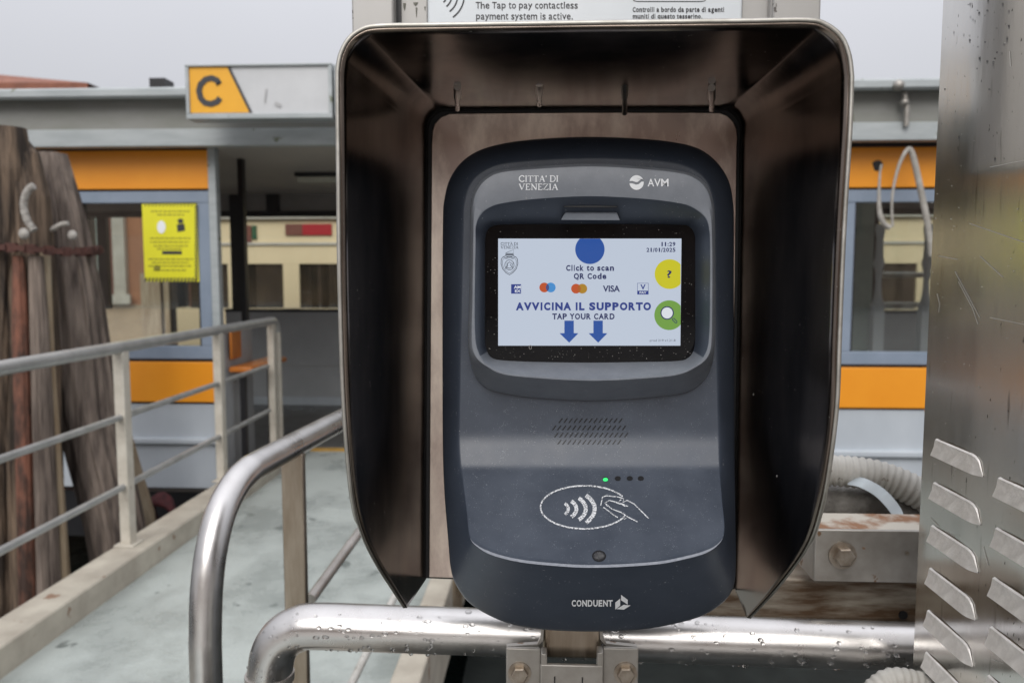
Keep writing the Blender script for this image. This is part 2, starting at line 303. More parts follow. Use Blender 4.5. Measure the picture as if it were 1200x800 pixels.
def circ(cx, cy, rx, ry=None, n=36, a0=0, a1=360):
    ry = ry or rx; full = abs(a1-a0) >= 360; m = n if full else n+1
    return [(cx+rx*math.cos(math.radians(a0+(a1-a0)*i/n)), cy+ry*math.sin(math.radians(a0+(a1-a0)*i/n))) for i in range(m)]
SERIF = {'C':(.95,[([(.88,.78),(.80,.93),(.62,1.0),(.42,.98),(.20,.84),(.08,.62),(.08,.38),(.20,.16),(.42,.02),(.64,0),(.82,.08),(.92,.2)],1),([(.88,.98),(.88,.74)],.6)]),
 'I':(.42,[([(.21,0),(.21,1)],1),([(.04,0),(.38,0)],.5),([(.04,1),(.38,1)],.5)]), 'T':(.9,[([(.45,0),(.45,1)],1),([(.05,.98),(.85,.98)],.6),([(.06,1),(.04,.8)],.5),([(.84,1),(.86,.8)],.5),([(.28,0),(.62,0)],.5)]),
 'A':(1.0,[([(.12,0),(.48,1)],.5),([(.50,1),(.86,0)],1.1),([(.25,.34),(.70,.34)],.5),([(0,0),(.24,0)],.5),([(.72,0),(1,0)],.5)]),
 'D':(1.0,[([(.18,0),(.18,1)],1),([(.04,1),(.5,1),(.74,.92),(.9,.72),(.93,.5),(.88,.26),(.74,.08),(.5,0),(.04,0)],.8)]),
 'V':(1.0,[([(.12,1),(.5,0)],1.1),([(.5,0),(.86,1)],.5),([(0,1),(.26,1)],.5),([(.74,1),(1,1)],.5)]),
 'E':(.8,[([(.18,0),(.18,1)],1),([(.04,1),(.68,1),(.7,.82)],.6),([(.18,.52),(.56,.52)],.6),([(.04,0),(.7,0),(.74,.2)],.6)]),
 'N':(1.05,[([(.18,0),(.18,1)],.6),([(.14,1),(.86,0)],1.1),([(.88,0),(.88,1)],.6),([(.02,0),(.34,0)],.5),([(.72,1),(1.02,1)],.5),([(.0,1),(.2,1)],.5)]),
 'Z':(.85,[([(.1,.82),(.1,1),(.76,1),(.06,0),(.78,0),(.8,.2)],.8)]), "'":(.25,[([(.14,1.05),(.1,.75)],1)]), ' ':(.35,[]),
 'À':(1.0,[([(.12,0),(.48,1)],.5),([(.50,1),(.86,0)],1.1),([(.25,.34),(.70,.34)],.5),([(0,0),(.24,0)],.5),([(.72,0),(1,0)],.5),([(.3,1.28),(.5,1.1)],.8)])}
def serif_text(mb, s, x0, x1, y0, y1, fn, wt):
    tot = sum(SERIF[c][0] for c in s)+.06*(len(s)-1); kx = (x1-x0)/tot; ky = (y1-y0); x = x0
    for c in s:
        for pts, q in SERIF[c][1]: stroke(mb, [(x+a*kx, y1-b*ky) for a, b in pts], wt*q, fn)
        x += (SERIF[c][0]+.06)*kx
    return mb
# ------------------------------------------------------------ outline helpers: convex outlines sampled by angle
def catmull(pts, per=8, closed=True):
    out = []; n = len(pts); rng = range(n) if closed else range(n-1)
    for i in rng:
        g = (lambda k: pts[k % n]) if closed else (lambda k: pts[max(0, min(n-1, k))])
        p0, p1, p2, p3 = g(i-1), g(i), g(i+1), g(i+2)
        for j in range(per):
            t = j/per; out.append(tuple(.5*((2*p1[a])+(-p0[a]+p2[a])*t+(2*p0[a]-5*p1[a]+4*p2[a]-p3[a])*t*t+(-p0[a]+3*p1[a]-3*p2[a]+p3[a])*t**3) for a in range(len(p1))))
    if not closed: out.append(tuple(pts[-1]))
    return out
NA = 400
def sampler(pts, c, per=8):
    q = catmull(pts, per); q = [(x-c[0], y-c[1]) for x, y in q]; out = []
    for k in range(NA):
        th = 2*math.pi*k/NA; dx, dy = math.cos(th), math.sin(th); best = None
        for i in range(len(q)):
            ax, ay = q[i]; bx, by = q[(i+1) % len(q)]; ex, ey = bx-ax, by-ay; den = dx*ey-dy*ex
            if abs(den) < 1e-9: continue
            t = (ax*ey-ay*ex)/den; u = (ax*dy-ay*dx)/den
            if t > 0 and -1e-6 <= u <= 1+1e-6 and (best is None or t > best): best = t
        out.append((c[0]+dx*best, c[1]+dy*best))
    return out
def inset(r, c, d): return [(x-(x-c[0])/math.hypot(x-c[0], y-c[1])*d, y-(y-c[1])/math.hypot(x-c[0], y-c[1])*d) for x, y in r]
def smooth01(t): t = max(0, min(1, t)); return t*t*(3-2*t)

# ============================================================ SETTING: canal, quay, decks
MB().box(-90, 90, -2.0, 160, -2.6, -1.0).build('canal_water', M['water'], kind='structure', label='dark canal water under the gangway')
MB().box(-60, 60, -31, -1.4, -1.4, -.02).build('quay_paving', M['paving'], kind='structure')
xl = PZ(0, 743, .11).x; xl2 = PZ(270, 572, .11).x
XL = (xl+xl2)/2 + .02
XR = PZ(470, 800, .10).x
MB().box(XL, XR+.03, -1.5, 6.15, -.14, -.002).build('gangway_deck', M['gang'], kind='structure')
MB().box(XL+.02, XR, 6.02, 6.12, -.002, .003).build('yellow_deck_line', M['yellowline'], kind='structure')
MB().box(XL-.14, XL+.03, -1.5, 5.9, -.2, .11).build('left_kerb', M['kerb'], kind='structure', bevel=.008)
MB().box(XR-.04, XR+.06, -1.5, 5.6, -.2, .10).build('right_kerb', M['kerb'], kind='structure', bevel=.008)
MB().box(-14, 16, 5.9, 8.9, -.35, -.008).build('pontoon_deck', M['deck'], kind='structure')
MB().box(XR+.06, 14, .95, 5.3, -.9, -.55).build('lower_platform', mat('wet_black_platform', (.022,.026,.024), (.010,.012,.011), rough=.6, scale=3, bump=.004, spec=.2), kind='structure')
# dirt hull of the pontoon below the cabins
MB().box(-14, XL-.3, 5.36, 5.9, -.5, -.16).box(XR+.5, 16, 5.36, 5.9, -.5, -.16).build('pontoon_hull', M['darkframe'], kind='structure')

# ============================================================ LEFT RAILING on the kerb
XRL = -2.05; RT = 1.066
def railx(Y): return -2.0-.03*(Y-2.7)
r = thing('gangway_railing', (XRL, 4.5, .11), 'long cream and grey tube railing along the left kerb of the gangway', 'railing')
def rpt(Y, z): return Vector((railx(Y), Y, z))
Ye = 5.80
Ytop = [0.8+i*(Ye-.12-.8)/10 for i in range(11)]
tp = [rpt(y, RT) for y in Ytop]+[rpt(Ye-.05, RT-.003), rpt(Ye, RT-.03), rpt(Ye+.03, RT-.09)]
MB().tube(tp, .029, 16).build('top_rail', M['railgrey'], r)
MB().tube([rpt(Ye+.03, RT-.09), rpt(Ye+.03, .5), rpt(Ye+.03, -.0)], .029, 14).build('end_post', M['railpaint'], r)
zm = .735; zl = .40
MB().tube([rpt(.8, zm), rpt(Ye-.2, zm)], .016, 12).build('middle_rail', M['railgrey'], r)
MB().tube([rpt(.8, zl), rpt(Ye-.2, zl)], .016, 12).build('lower_rail', M['railgrey'], r)
for px, py in ((150, 637), (256, 563), (321, 522)):
    b = PZ(px, py, .11); MB().box(railx(b.y)-.025, railx(b.y)+.025, b.y-.03, b.y+.03, .11 if b.y < 5.6 else 0, RT-.02).box(railx(b.y)-.05, railx(b.y)+.05, b.y-.05, b.y+.05, .11 if b.y < 5.6 else 0, .118 if b.y < 5.6 else .008).build('post', M['railpaint'], r, bevel=.004)
b = PZ(284, 552, .11)
k = MB(); k.tube([(XL-.02, b.y, .1), (XL-.02, b.y, .19)], .022, 12); k.ball((XL-.02, b.y, .2), .032, .032, .02); k.build('mooring_stud', M['railpaint'], label='small cream stud on the far end of the left kerb', cat='stud')

# ============================================================ MOORING PILES on the left
def pile(name, pts, mats, label, seed, sides=14, group='wooden mooring piles beside the gangway'):
    random.seed(seed)
    rs = []; pts = [(Vector(a), rad) for a, rad in pts]
    K = 90; seg = []
    for i in range(K+1):
        t = i/K*(len(pts)-1); j = min(int(t), len(pts)-2); u = t-j
        seg.append((pts[j][0].lerp(pts[j+1][0], u), pts[j][1]*(1-u)+pts[j+1][1]*u))
    n = 90; off = random.random()*50
    for c, rad in seg:
        ring = []
        for q in range(n):
            th = 2*math.pi*q/n; nn = noise.noise(Vector((math.cos(th)*2.3, math.sin(th)*2.3, c.z*.7+off)))
            cr_ = noise.noise(Vector((math.cos(th)*9, math.sin(th)*9, c.z*.35+off)))
            g_ = noise.noise(Vector((math.cos(th)*22, math.sin(th)*22, c.z*.9+off))); f_ = noise.noise(Vector((math.cos(th)*5, math.sin(th)*5, c.z*4+off)))
            rr = rad*(1+.10*nn-.16*max(0, cr_)+.045*g_+.03*f_)
            ring.append(c+Vector((math.cos(th)*rr, math.sin(th)*rr, 0)))
        rs.append(ring)
    m = MB(); m.rings(rs, False, True); return m.build(name, mats, label=label, cat='mooring pile', group=group, smooth=50)
Yp = 4.15
def PC(px, py, Y=Yp): return P(px, py, Y)
def pxr(wpx, Y): return wpx/2/F*Y
pl = thing('mooring_pile', (PC(20, 400).x, Yp, -1.9), 'thick dark brown timber mooring pile at the far left', 'mooring pile', 'wooden mooring piles beside the gangway')
def timber(name, pts, mtl, parent, seed):
    o = pile(name, pts, mtl, None, seed)
    del o['category']; del o['group']
    o.parent = parent; o.location = WL[o.name]-WL[parent.name]; return o
timber('timber', [(PC(-14, 1150), pxr(70, Yp)), (PC(-8, 400), pxr(66, Yp)), (PC(4, 200), pxr(60, Yp)), (PC(8, 150), pxr(40, Yp))], M['wood'], pl, 1)
timber('timber', [(PC(52, 1150, Yp+.06), pxr(60, Yp)), (PC(38, 420, Yp+.05), pxr(62, Yp)), (PC(28, 230, Yp+.05), pxr(56, Yp)), (PC(22, 178, Yp+.05), pxr(42, Yp)), (PC(16, 158, Yp+.05), pxr(22, Yp))], M['wood'], pl, 5)
timber('timber', [(PC(38, 1150, Yp-.12), pxr(20, Yp)), (PC(33, 700, Yp-.12), pxr(20, Yp)), (PC(24, 380, Yp-.12), pxr(17, Yp)), (PC(22, 300, Yp-.12), pxr(12, Yp))], M['wood_red'], pl, 9)
timber('timber', [(PC(98, 1150, Yp-.04), pxr(16, Yp)), (PC(76, 700, Yp-.04), pxr(15, Yp)), (PC(58, 430, Yp-.04), pxr(13, Yp)), (PC(53, 290, Yp-.04), pxr(11, Yp))], M['wood_tan'], pl, 12)
timber('timber', [(PC(62, 1150, Yp-.09), pxr(30, Yp)), (PC(58, 700, Yp-.09), pxr(28, Yp)), (PC(46, 380, Yp-.09), pxr(20, Yp)), (PC(42, 300, Yp-.09), pxr(16, Yp))], M['wood_grey'], pl, 15)
Yq = 4.5
pile('mooring_pile', [(P(205, 1050, Yq), pxr(70, Yq)), (P(136, 620, Yq), pxr(66, Yq)), (P(102, 480, Yq), pxr(68, Yq)), (P(88, 350, Yq), pxr(62, Yq)), (P(74, 250, Yq), pxr(48, Yq)), (P(60, 180, Yq), pxr(34, Yq))], M['wood_grey'],
     'leaning grey-brown mooring pile with tapered top, right of the thick dark pile', 21)
pile('mooring_pile', [(P(225, 1050, Yq+.3), pxr(40, Yq)), (P(164, 600, Yq+.3), pxr(36, Yq)), (P(128, 470, Yq+.3), pxr(30, Yq)), (P(100, 330, Yq+.3), pxr(20, Yq))], M['wood_tan'],
     'slim brown pile with orange edge half hidden behind the leaning grey pile', 33)
# rusty hoop round both piles
c = P(42, 294, Yp+.1); hp = MB()
loop = [(c.x+math.cos(a)*.33, c.y+math.sin(a)*.27, c.z+.01*math.sin(a*3)) for a in [2*math.pi*i/46 for i in range(47)]]
for i in range(46):
    a, b2 = Vector(loop[i]), Vector(loop[i+1]); hp.bar(a, b2+(b2-a)*.25, .03 if i % 2 else .05, .05 if i % 2 else .03)
hp.build('chain_hoop', M['rust'], label='rusty chain hoop bound round the mooring piles at shoulder height', cat='chain')
def rope_loop(pts, Y, rr, label, knob):
    t = thing('rope_hook', P(*pts[-1], Y), label, 'rope hook', 'white rope hooks on the piles')
    pth = [P(a, b, Y) for a, b in catmull(pts, 9, False)]; MB().tube(pth, [rr*(.8+.28*abs(math.sin(i*1.3))) for i in range(len(pth))], 10).build('rope', M['rope'], t)
    m = MB(); m.ball(P(*knob, Y-.03), .027, .02, .03, 12, 8); m.build('knob', M['rope'], t)
rope_loop([(40, 218), (33, 223), (28, 236), (29, 250), (34, 262), (40, 270)], 3.90, .019, 'white curved rope hook on the thick dark pile', (28, 274))
rope_loop([(80, 262), (72, 263), (64, 267), (58, 270)], 4.23, .014, 'short white rope end on the leaning grey pile', (85, 276))
m = MB(); c = P(190, 588, 5.0)
for i in range(5): m.tube([c+Vector((math.cos(a)*(.07+.01*i), -.02*i, math.sin(a)*(.10-.008*i)-.05)) for a in [2*math.pi*q/20 for q in range(21)]], .022, 8)
m.build('rope_coil', mat('dark_red_rope', (.12,.025,.03), (.04,.012,.015), rough=.8, scale=20), label='dark red coil hanging by the base of the white cabin panel', cat='rope coil')

# ============================================================ WAITING SHELTER
FY = 5.30
def FX(px, Y=FY): return P(px, 324, Y).x
def FZ(py, Y=FY, px=600): return P(px, py, Y).z
sh = thing('waiting_shelter', (FX(640), 7.0, 0), 'low boat-stop waiting shelter with orange bands and grey roof behind the hood', 'shelter')
def part(name, m, px0, px1, py0, py1, Y, th, parent=sh, ref=None, bevel=.004, **k):
    ref = (px0+px1)/2 if ref is None else ref
    z0 = P(ref, py1, Y).z; z1 = P(ref, py0, Y).z
    return MB().box(P(px0, 324, Y).x, P(px1, 324, Y).x, Y, Y+th, z0, z1).build(name, m, parent, bevel=bevel, **k)
RX0, RX1 = -9.0, 11.0
zt = FZ(99, 4.9)
def rowz(pyL, pyR, Y):   # a level height seen at pyL (px 150) and pyR (px 1040)
    return (P(150, pyL, Y).z+P(1040, pyR, Y).z)/2
zg1 = rowz(99.5, 96.5, 5.0); zg0 = rowz(114, 107.5, 5.0)
g = MB(); xs = [RX0, RX1]
prof = [(4.98, zg1-.012), (4.99, zg1), (5.04, zg1), (5.04, zg0+.01), (5.0, zg0), (4.98, zg0+.015)]
g.prism([(RX0, y, z) for y, z in prof], (RX1-RX0, 0, 0)); g.build('gutter', M['gutter'], sh)
zf1 = zg0; zf0 = rowz(149, 147, 5.1)
MB().box(RX0, RX1, 5.11, 5.17, zf0-.02, zg1-.01).build('fascia', M['fascia'], sh)
zb0 = rowz(169, 167.5, 5.08)
MB().box(RX0, RX1, 5.08, 5.16, zb0, rowz(148.5, 146, 5.08)).build('edge_beam', M['gutter'], sh, bevel=.006)
ZC = zb0+.025
MB().box(RX0, RX1, 5.05, 9.2, zg1-.06, zg1-.02).build('roof', M['fascia'], sh)
MB().box(RX0, RX1, 5.165, 9.0, ZC, ZC+.03).build('ceiling', M['ceil'], sh)
m = MB(); a = P(1060, 108, 5.06); b = P(1062, 148, 5.06); m.tube([a, (a+b)/2+Vector((.006,-.01,0)), b], .018, 8); m.ball(P(1060,120,5.05), .03); m.ball(P(1053,100,4.97), .035); m.build('gutter_bracket', M['galv'], sh)
MB().box(P(175,98,6).x, P(193,98,6).x, 6, 6.15, zg1-.03, P(180,91.5,6).z).build('roof_vent', M['darkframe'], sh)
MB().box(P(660,98,6).x, P(780,98,6).x, 6, 6.5, zg1-.03, zg1+.05).build('roof_vent', M['fascia'], sh)
# a cabin = bands, window, lower panels
def cabin(px0, px1, rows, glass, door_side, extra):
    g0, o0, o1, w0, gl0, gl1, w1, p0, p1, q0, led0, led1, bot = rows
    ref = glass[2]
    def z(py, Y=FY): return P(ref, py, Y).z
    X0, X1 = FX(px0), FX(px1)
    MB().box(X0+.01, X1-.01, FY+.02, FY+.06, z(bot), z(g0)).build('cabin_backing', M['darkframe'], sh) if False else None
    def b(name, m, za, zb, yo=0., th=.04, x0=X0, x1=X1, bv=.004): return MB().box(x0, x1, FY+yo, FY+yo+th, z(za), z(zb)).build(name, m, sh, bevel=bv)
    b('upper_band', M['orange'], o1, o0, -.02, .05)
    b('shadow_gap', M['darkframe'], o0+.2, g0-3, .012, .03)
    b('shadow_gap', M['darkframe'], w0+.2, o1-.2, .012, .03)
    b('lower_band', M['orange'], p1, p0, -.02, .05)
    b('shadow_gap', M['darkframe'], p0+.2, w1-.2, .012, .03)
    b('shadow_gap', M['darkframe'], q0+.2, p1-.2, .012, .03)
    b('lower_panel', M['white'], led0+1, q0, 0)
    b('panel_ledge', M['white'], led1, led0, -.035, .06, bv=.01)
    b('lower_panel', M['white'], bot, led1-1, .004)
    # window frame pieces round each opening
    for (a0, a1, _) in extra:
        A0, A1 = FX(a0), FX(a1)
        fr = MB().box(A0, A1, FY-.01, FY+.05, z(w1), z(gl1)).box(A0, A1, FY-.01, FY+.05, z(gl0), z(w0)); wid = .085
        fr.box(A0, A0+wid, FY-.008, FY+.048, z(gl1)+.001, z(gl0)-.001).box(A1-wid, A1, FY-.008, FY+.048, z(gl1)+.001, z(gl0)-.001)
        f = fr.build('window', M['frame'], sh, bevel=.004)
        MB().box(A0+wid*.5, A1-wid*.5, FY+.02, FY+.026, z(gl1)-.02, z(gl0)+.02).build('pane', M['pane'], f, smooth=0)
        for ga in (A0+wid, A1-wid-.012): MB().box(ga, ga+.012, FY+.0, FY+.03, z(gl1), z(gl0)).build('gasket', M['darkframe'], f)
cabin(-420, 249, (170, 177, 222, 224.5, 238, 405, 420, 423.5, 470, 473, 512, 519, 571), (0, 0, 160), 0, [(85, 248, 0), (-90, 75, 0), (-260, -100, 0)])
cabin(925, 1560, (168, 173, 220, 222.5, 237, 412, 427, 430.5, 477.5, 480.5, 527, 535, 580), (0, 0, 1040), 0, [(984, 1156, 0), (1165, 1340, 0), (1350, 1550, 0), (928, 976, 0)])
# corner posts
for px in (253, 922):
    X = FX(px); MB().box(X-.028, X+.028, FY-.02, FY+.05, -.2, ZC).build('corner_post', M['gutter'], sh, bevel=.006)
# side wall of the left cabin and its glazing
XS = FX(257)
MB().box(XS-.03, XS, FY+.05, 5.86, .0, .998).build('side_wall', M['greywall'], sh)
MB().box(XS-.05, XS-.01, 5.79, 5.85, 1.0, ZC).build('side_post', M['darkframe'], sh)
for side in (FX(922)+.03,): MB().box(side, side+.03, FY+.05, 8.2, .0, 1.0).build('side_wall', M['greywall'], sh)
# ceiling lamp fittings
for pxa, pxb, Y in ((345, 470, 6.55), (700, 860, 6.55)):
    xa, xb = P(pxa, 205, Y).x, P(pxb, 205, Y).x; f = MB().box(xa, xb, Y, Y+.10, ZC-.035, ZC-.002).build('ceiling_light', M['darkframe'], sh)
    MB().box(xa+.02, xb-.02, Y-.005, Y+.09, ZC-.085, ZC-.037).build('diffuser', M['lampgrey'], f, bevel=.01)
# back wall with windows
BY = 8.3
def bb(name, m, px0, px1, py0, py1, Y=BY, th=.05, **k): return part(name, m, px0, px1, py0, py1, Y, th, **k)
zh1 = ZC; zs = P(340, 254, BY).z; zsl = P(340, 362, BY).z
X0b, X1b = -9.0, 10.5
MB().box(X0b, X1b, BY, BY+.05, zs+.05, ZC).build('header_panel', M['header'], sh)
MB().box(X0b, X1b, BY-.02, BY+.04, zs, zs+.06).box(P(262,300,BY).x, X1b, BY-.02, BY+.04, zsl-.03, zsl+.0).build('window_rail', M['darkframe'], sh)
mm = (zsl-.03)/2+.1
XLW = P(262,300,BY).x
MB().box(XLW, X1b, BY, BY+.05, .42, zsl-.03).build('wall_panel', M['greywall'], sh)
MB().box(XLW, X1b, BY+.004, BY+.05, .0, .412).build('wall_panel', M['greywall'], sh)
MB().box(X0b, X1b, BY-.05, BY-.01, P(340, 476, BY).z, P(340, 464, BY).z).build('foot_rail', M['white'], sh, bevel=.015)
a = P(283, 469, BY-.03); b = P(255, 482, BY-.6)
MB().tube([a, b], .04, 10).build('foot_rail', M['white'], sh)
x = -8.7
for px in (277, 322, 403, 520, 640, 760, 880):
    X = P(px, 300, BY).x; hw = .05
    if px == 322: MB().box(X-.07, X+.07, BY-.03, BY-.002, zs+.06, ZC).build('mullion', M['darkframe'], sh); continue
    MB().box(X-hw, X+hw, BY-.03, BY+.045, zsl, ZC-.3 if px != 277 else ZC).build('mullion', M['darkframe'], sh)
for X in [-7.6, -6.2, -4.9, 3.4, 4.7, 6.1, 7.5, 9.]: MB().box(X-.05, X+.05, BY-.03, BY+.045, zsl, zs).build('mullion', M['darkframe'], sh)
MB().box(X0b, X1b, BY+.01, BY+.016, zsl, zs).build('rear_pane', M['pane'], sh, smooth=0)
for X in (X0b, -5.2, 1.0, 5.6, X1b-.1): MB().box(X, X+.1, 8.4, 8.5, -.1, ZC).build('rear_post', M['darkframe'], sh)
# bench inside the opening
bz = P(290, 424, 5.6).z
bt = thing('bench', (XS+.15, 5.85, 0), 'small orange bench seat just inside the shelter opening', 'bench')
MB().box(XS+.02, XS+.19, 5.36, 6.1, bz-.05, bz-.01).build('seat', M['seat'], bt, bevel=.01)
MB().box(XS+.02, XS+.04, 5.38, 5.56, bz+.04, bz+.27).build('backrest', M['seat'], bt, bevel=.01)
for yy in (5.45, 6.0): MB().box(XS+.06, XS+.10, yy, yy+.04, 0, bz-.05).build('leg', M['darkframe'], bt)
# hanging sign with the letter C
SY = 4.72
sg = thing('letter_sign', P(303, 138, SY), 'grey box sign with a black C on an orange wedge under the roof edge', 'sign')
x0, x1 = P(217, 107, SY).x, P(389, 107, SY).x; z1, z0 = P(300, 74.5, SY).z, P(300, 139, SY).z; fw = .022
fr = MB().box(x0, x1, SY, SY+.13, z1-fw*.6, z1).box(x0, x1, SY, SY+.13, z0, z0+fw*1.4).box(x0, x0+fw, SY+.002, SY+.128, z0+fw*1.4, z1-fw*.6).box(x1-fw, x1, SY+.002, SY+.128, z0+fw*1.4, z1-fw*.6)
fr.build('frame', M['gutter'], sg, bevel=.004)
MB().box(x0+fw, x1-fw, SY+.02, SY+.11, z0+fw, z1-fw*.5).build('face', M['sign_grey'], sg)
fs = lambda a, b: P(a, b, SY+.016)
poly(MB(), [(221.5,78.5),(268,79),(293.5,132),(223,132.5)], fs).build('orange_wedge', M['sign_orange'], sg, smooth=0)
fs = lambda a, b: P(a, b, SY+.012)
stroke(MB(), [(268,79),(294,132)], 3.0, fs).build('stripe', M['ink'], sg, smooth=0)
cl = MB(); stroke(cl, [(257,99),(254,94),(248,91.5),(241,93),(235,99),(233,106),(235,115),(240,120.5),(247,122),(254,119.5),(258,115)], 7, fs); stroke(cl, [(258,96),(254,100)], 2, fs)
cl.build('letter', M['ink'], sg, smooth=0)
st = MB(); stroke(st, [(312,104),(311,112),(310,120)], 1.6, fs); stroke(st, [(322,121),(329,124)], 4, fs); st.build('stain', mat('faint_stain', (.42,.42,.42), (.36,.36,.36)), sg, smooth=0)
for xx in (x0+.15, x1-.2): MB().box(xx, xx+.03, SY+.13, SY+.26, (z0+z1)/2, (z0+z1)/2+.04).build('hanger', M['darkframe'], sg)
sg2 = thing('route_sign', P(420, 130, SY), 'second box sign mostly hidden behind the left edge of the hood', 'sign')
MB().box(P(392,107,SY).x, P(560,107,SY).x, SY, SY+.13, z0+.01, z1-.01).build('frame', M['gutter'], sg2, bevel=.004)
MB().box(P(395,107,SY).x, P(555,107,SY).x, SY-.004, SY+.0, z0+.04, z1-.03).build('face', M['stone'], sg2)
# yellow notice in the window
NY = FY-.016
nt_ = thing('safety_notice', P(200, 330, NY), 'yellow safety notice with striped edge taped on the cabin window', 'notice')
MB().box(P(168,285,NY).x, P(232,285,NY).x, NY, NY+.004, P(200,330,NY).z, P(200,239,NY).z).build('sheet', M['yellow'], nt_)
fn = lambda a, b: P(a, b, NY-.002); mk = MB()
for i in range(22):
    y = 242+i*4.0; poly(mk, [(228.2,y+.8),(232,y-1.6),(232,y+.8),(228.2,y+3.2)], fn)
for i in range(15):
    x = 169+i*4.2; poly(mk, [(x,330),(x+1.6,325.4),(x+3.9,325.4),(x+2.3,330)], fn); poly(mk, [(x,241.5),(x+1,239.5),(x+2.6,239.5),(x+1.6,241.5)], fn)
mk.build('hazard_stripes', M['ink'], nt_, smooth=0)
mk = MB(); poly(mk, circ(189,266,5,7.5,20), fn); mk.build('pictogram', M['print_white'], nt_, smooth=0)
mk = MB(); poly(mk, circ(211.5,259,3.5,3,12), fn); poly(mk, [(207,263),(216,262),(217,270),(208,272)], fn); poly(mk,[(190,294),(213,294),(213,298),(190,298)],fn); mk.build('pictogram', M['ink'], nt_, smooth=0)
mk = MB(); random.seed(3)
for y, a, b in ((247,177,222),(251,184,216),(278.5,176,224),(283,176,222),(287.5,180,220),(291,184,214),(303,174,226),(307,178,221),(311,174,224),(316,180,218)):
    x = a
    while x < b: l = random.uniform(2,6); poly(mk, [(x,y),(min(b,x+l),y),(min(b,x+l),y+1.3),(x,y+1.3)], fn); x += l+1.1
poly(mk, circ(184,314,4,3.6,14), fn)
mk.build('fine_print', mat('olive_print', (.30,.28,.03), (.26,.24,.03), rough=.6), nt_, smooth=0)
# drooping white hoses over the right cabin
HY = 5.12
for pts, rr, lb in (([(1033,193),(1031,205),(1030,230),(1031,250),(1036,262),(1043,267)], .020, 'short drooping white hose from the dark hole in the orange band'),
                    ([(1046,266),(1045,240),(1048,215),(1055,190),(1064,175),(1069,180),(1074,200),(1080,228),(1087,262),(1092,300)], .024, 'looped white hose over the right cabin window next to the steel cabinet')):
    pth = [P(a, b, HY-.05) for a, b in catmull(pts, 6, False)]; MB().tube(pth, [rr*(.36+.46*smooth01(i/len(pth)*2-.35)) for i in range(len(pth))], 10).build('hose', M['cable'], label=lb, cat='hose', group='white hoses hanging on the right cabin')
MB().tube([P(1028,194,FY-.03), P(1028,194,FY+.02)], .035, 14).build('hose_port', M['darkframe'], sh)
# rear pontoon railing and bollards seen through the right window
rr_ = thing('rear_railing', (5.0, 9.4, 0), 'pale rails of the far pontoon edge seen through the right cabin window', 'railing')
MB().box(-12, 13, 8.95, 9.9, -.4, -.05).build('rear_ledge', M['deck'], kind='structure')
for py in (322, 357, 390):
    z = P(1050, py, 9.4).z; MB().tube([(3.0, 9.4, z), (8.0, 9.4, z)], .035, 10).build('rail', M['hose'], rr_)
for X in (3.05, 5.5, 7.95): MB().box(X-.03, X+.03, 9.37, 9.43, -.05, 1.42).build('post', M['hose'], rr_)
def turned(px, label):
    Y = 7.4; base = P(px, 362, Y); pr = [(0,.06),(.06,.075),(.10,.05),(.18,.035),(.30,.028),(.42,.035),(.5,.055),(.56,.04),(.75,.035),(.85,.05),(.9,.045)]
    m = MB(); z0 = base.z-.02
    m.rings([[(base.x+math.cos(2*math.pi*i/14)*r_*.9, Y+math.sin(2*math.pi*i/14)*r_*.9, z0+h*.9) for i in range(14)] for h, r_ in pr], True, True)
    m.box(base.x-.05, base.x+.05, Y-.05, Y+.05, 0, z0)
    m.build('bollard_lamp', M['plate'], label=label, cat='lamp post', group='turned white lamp posts inside the right cabin')
turned(1028, 'white turned lamp post nearer the hood, seen through the right window'); turned(1084, 'white turned lamp post nearer the steel cabinet, seen through the right window')
m = MB().box(P(1001,300,7.6).x, P(1024,300,7.6).x, 7.6, 7.9, 0, 2.15).build('locker', M['greenpanel'], label='pale green tall locker behind the right cabin window', cat='locker', bevel=.01)

# ============================================================ BEYOND: boat, houses
bt = thing('water_bus', (0, 13.2, -1.0), 'cream passenger boat moored behind the shelter, seen through its rear windows', 'boat')
BX0, BX1, BYf = P(268, 300, 12).x-.9, 6.5, 12.0
hull = MB(); hull.rings([[(BX0-.8, BYf+1.2, z), (BX0+.5, BYf, z), (BX1, BYf, z), (BX1+.8, BYf+1.2, z), (BX1, BYf+2.6, z), (BX0+.5, BYf+2.6, z)] for z in (-1.1, .25)], True, True); hull.build('hull', M['darkframe'], bt)
zw1, zw0 = P(340, 309, BYf).z, P(340, 361, BYf).z; zr = P(340, 256, BYf).z
MB().box(BX0, BX1, BYf+.05, BYf+2.5, .2, zw0).build('lower_side', M['cream'], bt)
MB().box(BX0, BX1, BYf+.03, BYf+2.5, zw1, zr-.02).build('upper_side', M['cream'], bt)
MB().box(BX0-.2, BX1+.2, BYf-.05, BYf+2.7, zr-.02, zr+.1).build('roof', M['stone'], bt, bevel=.02)
step = P(350,330,BYf).x-P(285,330,BYf).x; x = P(285,330,BYf).x-step
MB().box(BX0+.05, BX1-.05, BYf+.4, BYf+.45, zw0, zw1).build('cabin_lining', M['wood_red'], bt)
while x < BX1-1:
    w0 = x; w1 = x+step*.71
    f = MB().box(w0, w1, BYf+.08, BYf+.10, zw0+.0, zw1-.0).build('window', M['boat_glass'], bt)
    MB().box(w1, x+step, BYf+.032, BYf+.2, zw0, zw1).build('window_pillar', M['cream'], bt)
    MB().box(w0, w1, BYf+.06, BYf+.075, zw0, zw0+.04).build('sill', M['darkframe'], f)
    x += step
def bpart(n, m, a, b, c_, d): MB().box(P(a,300,BYf).x, P(b,300,BYf).x, BYf+.0, BYf+.028, P(350,d,BYf).z, P(350,c_,BYf).z).build(n, m, bt)
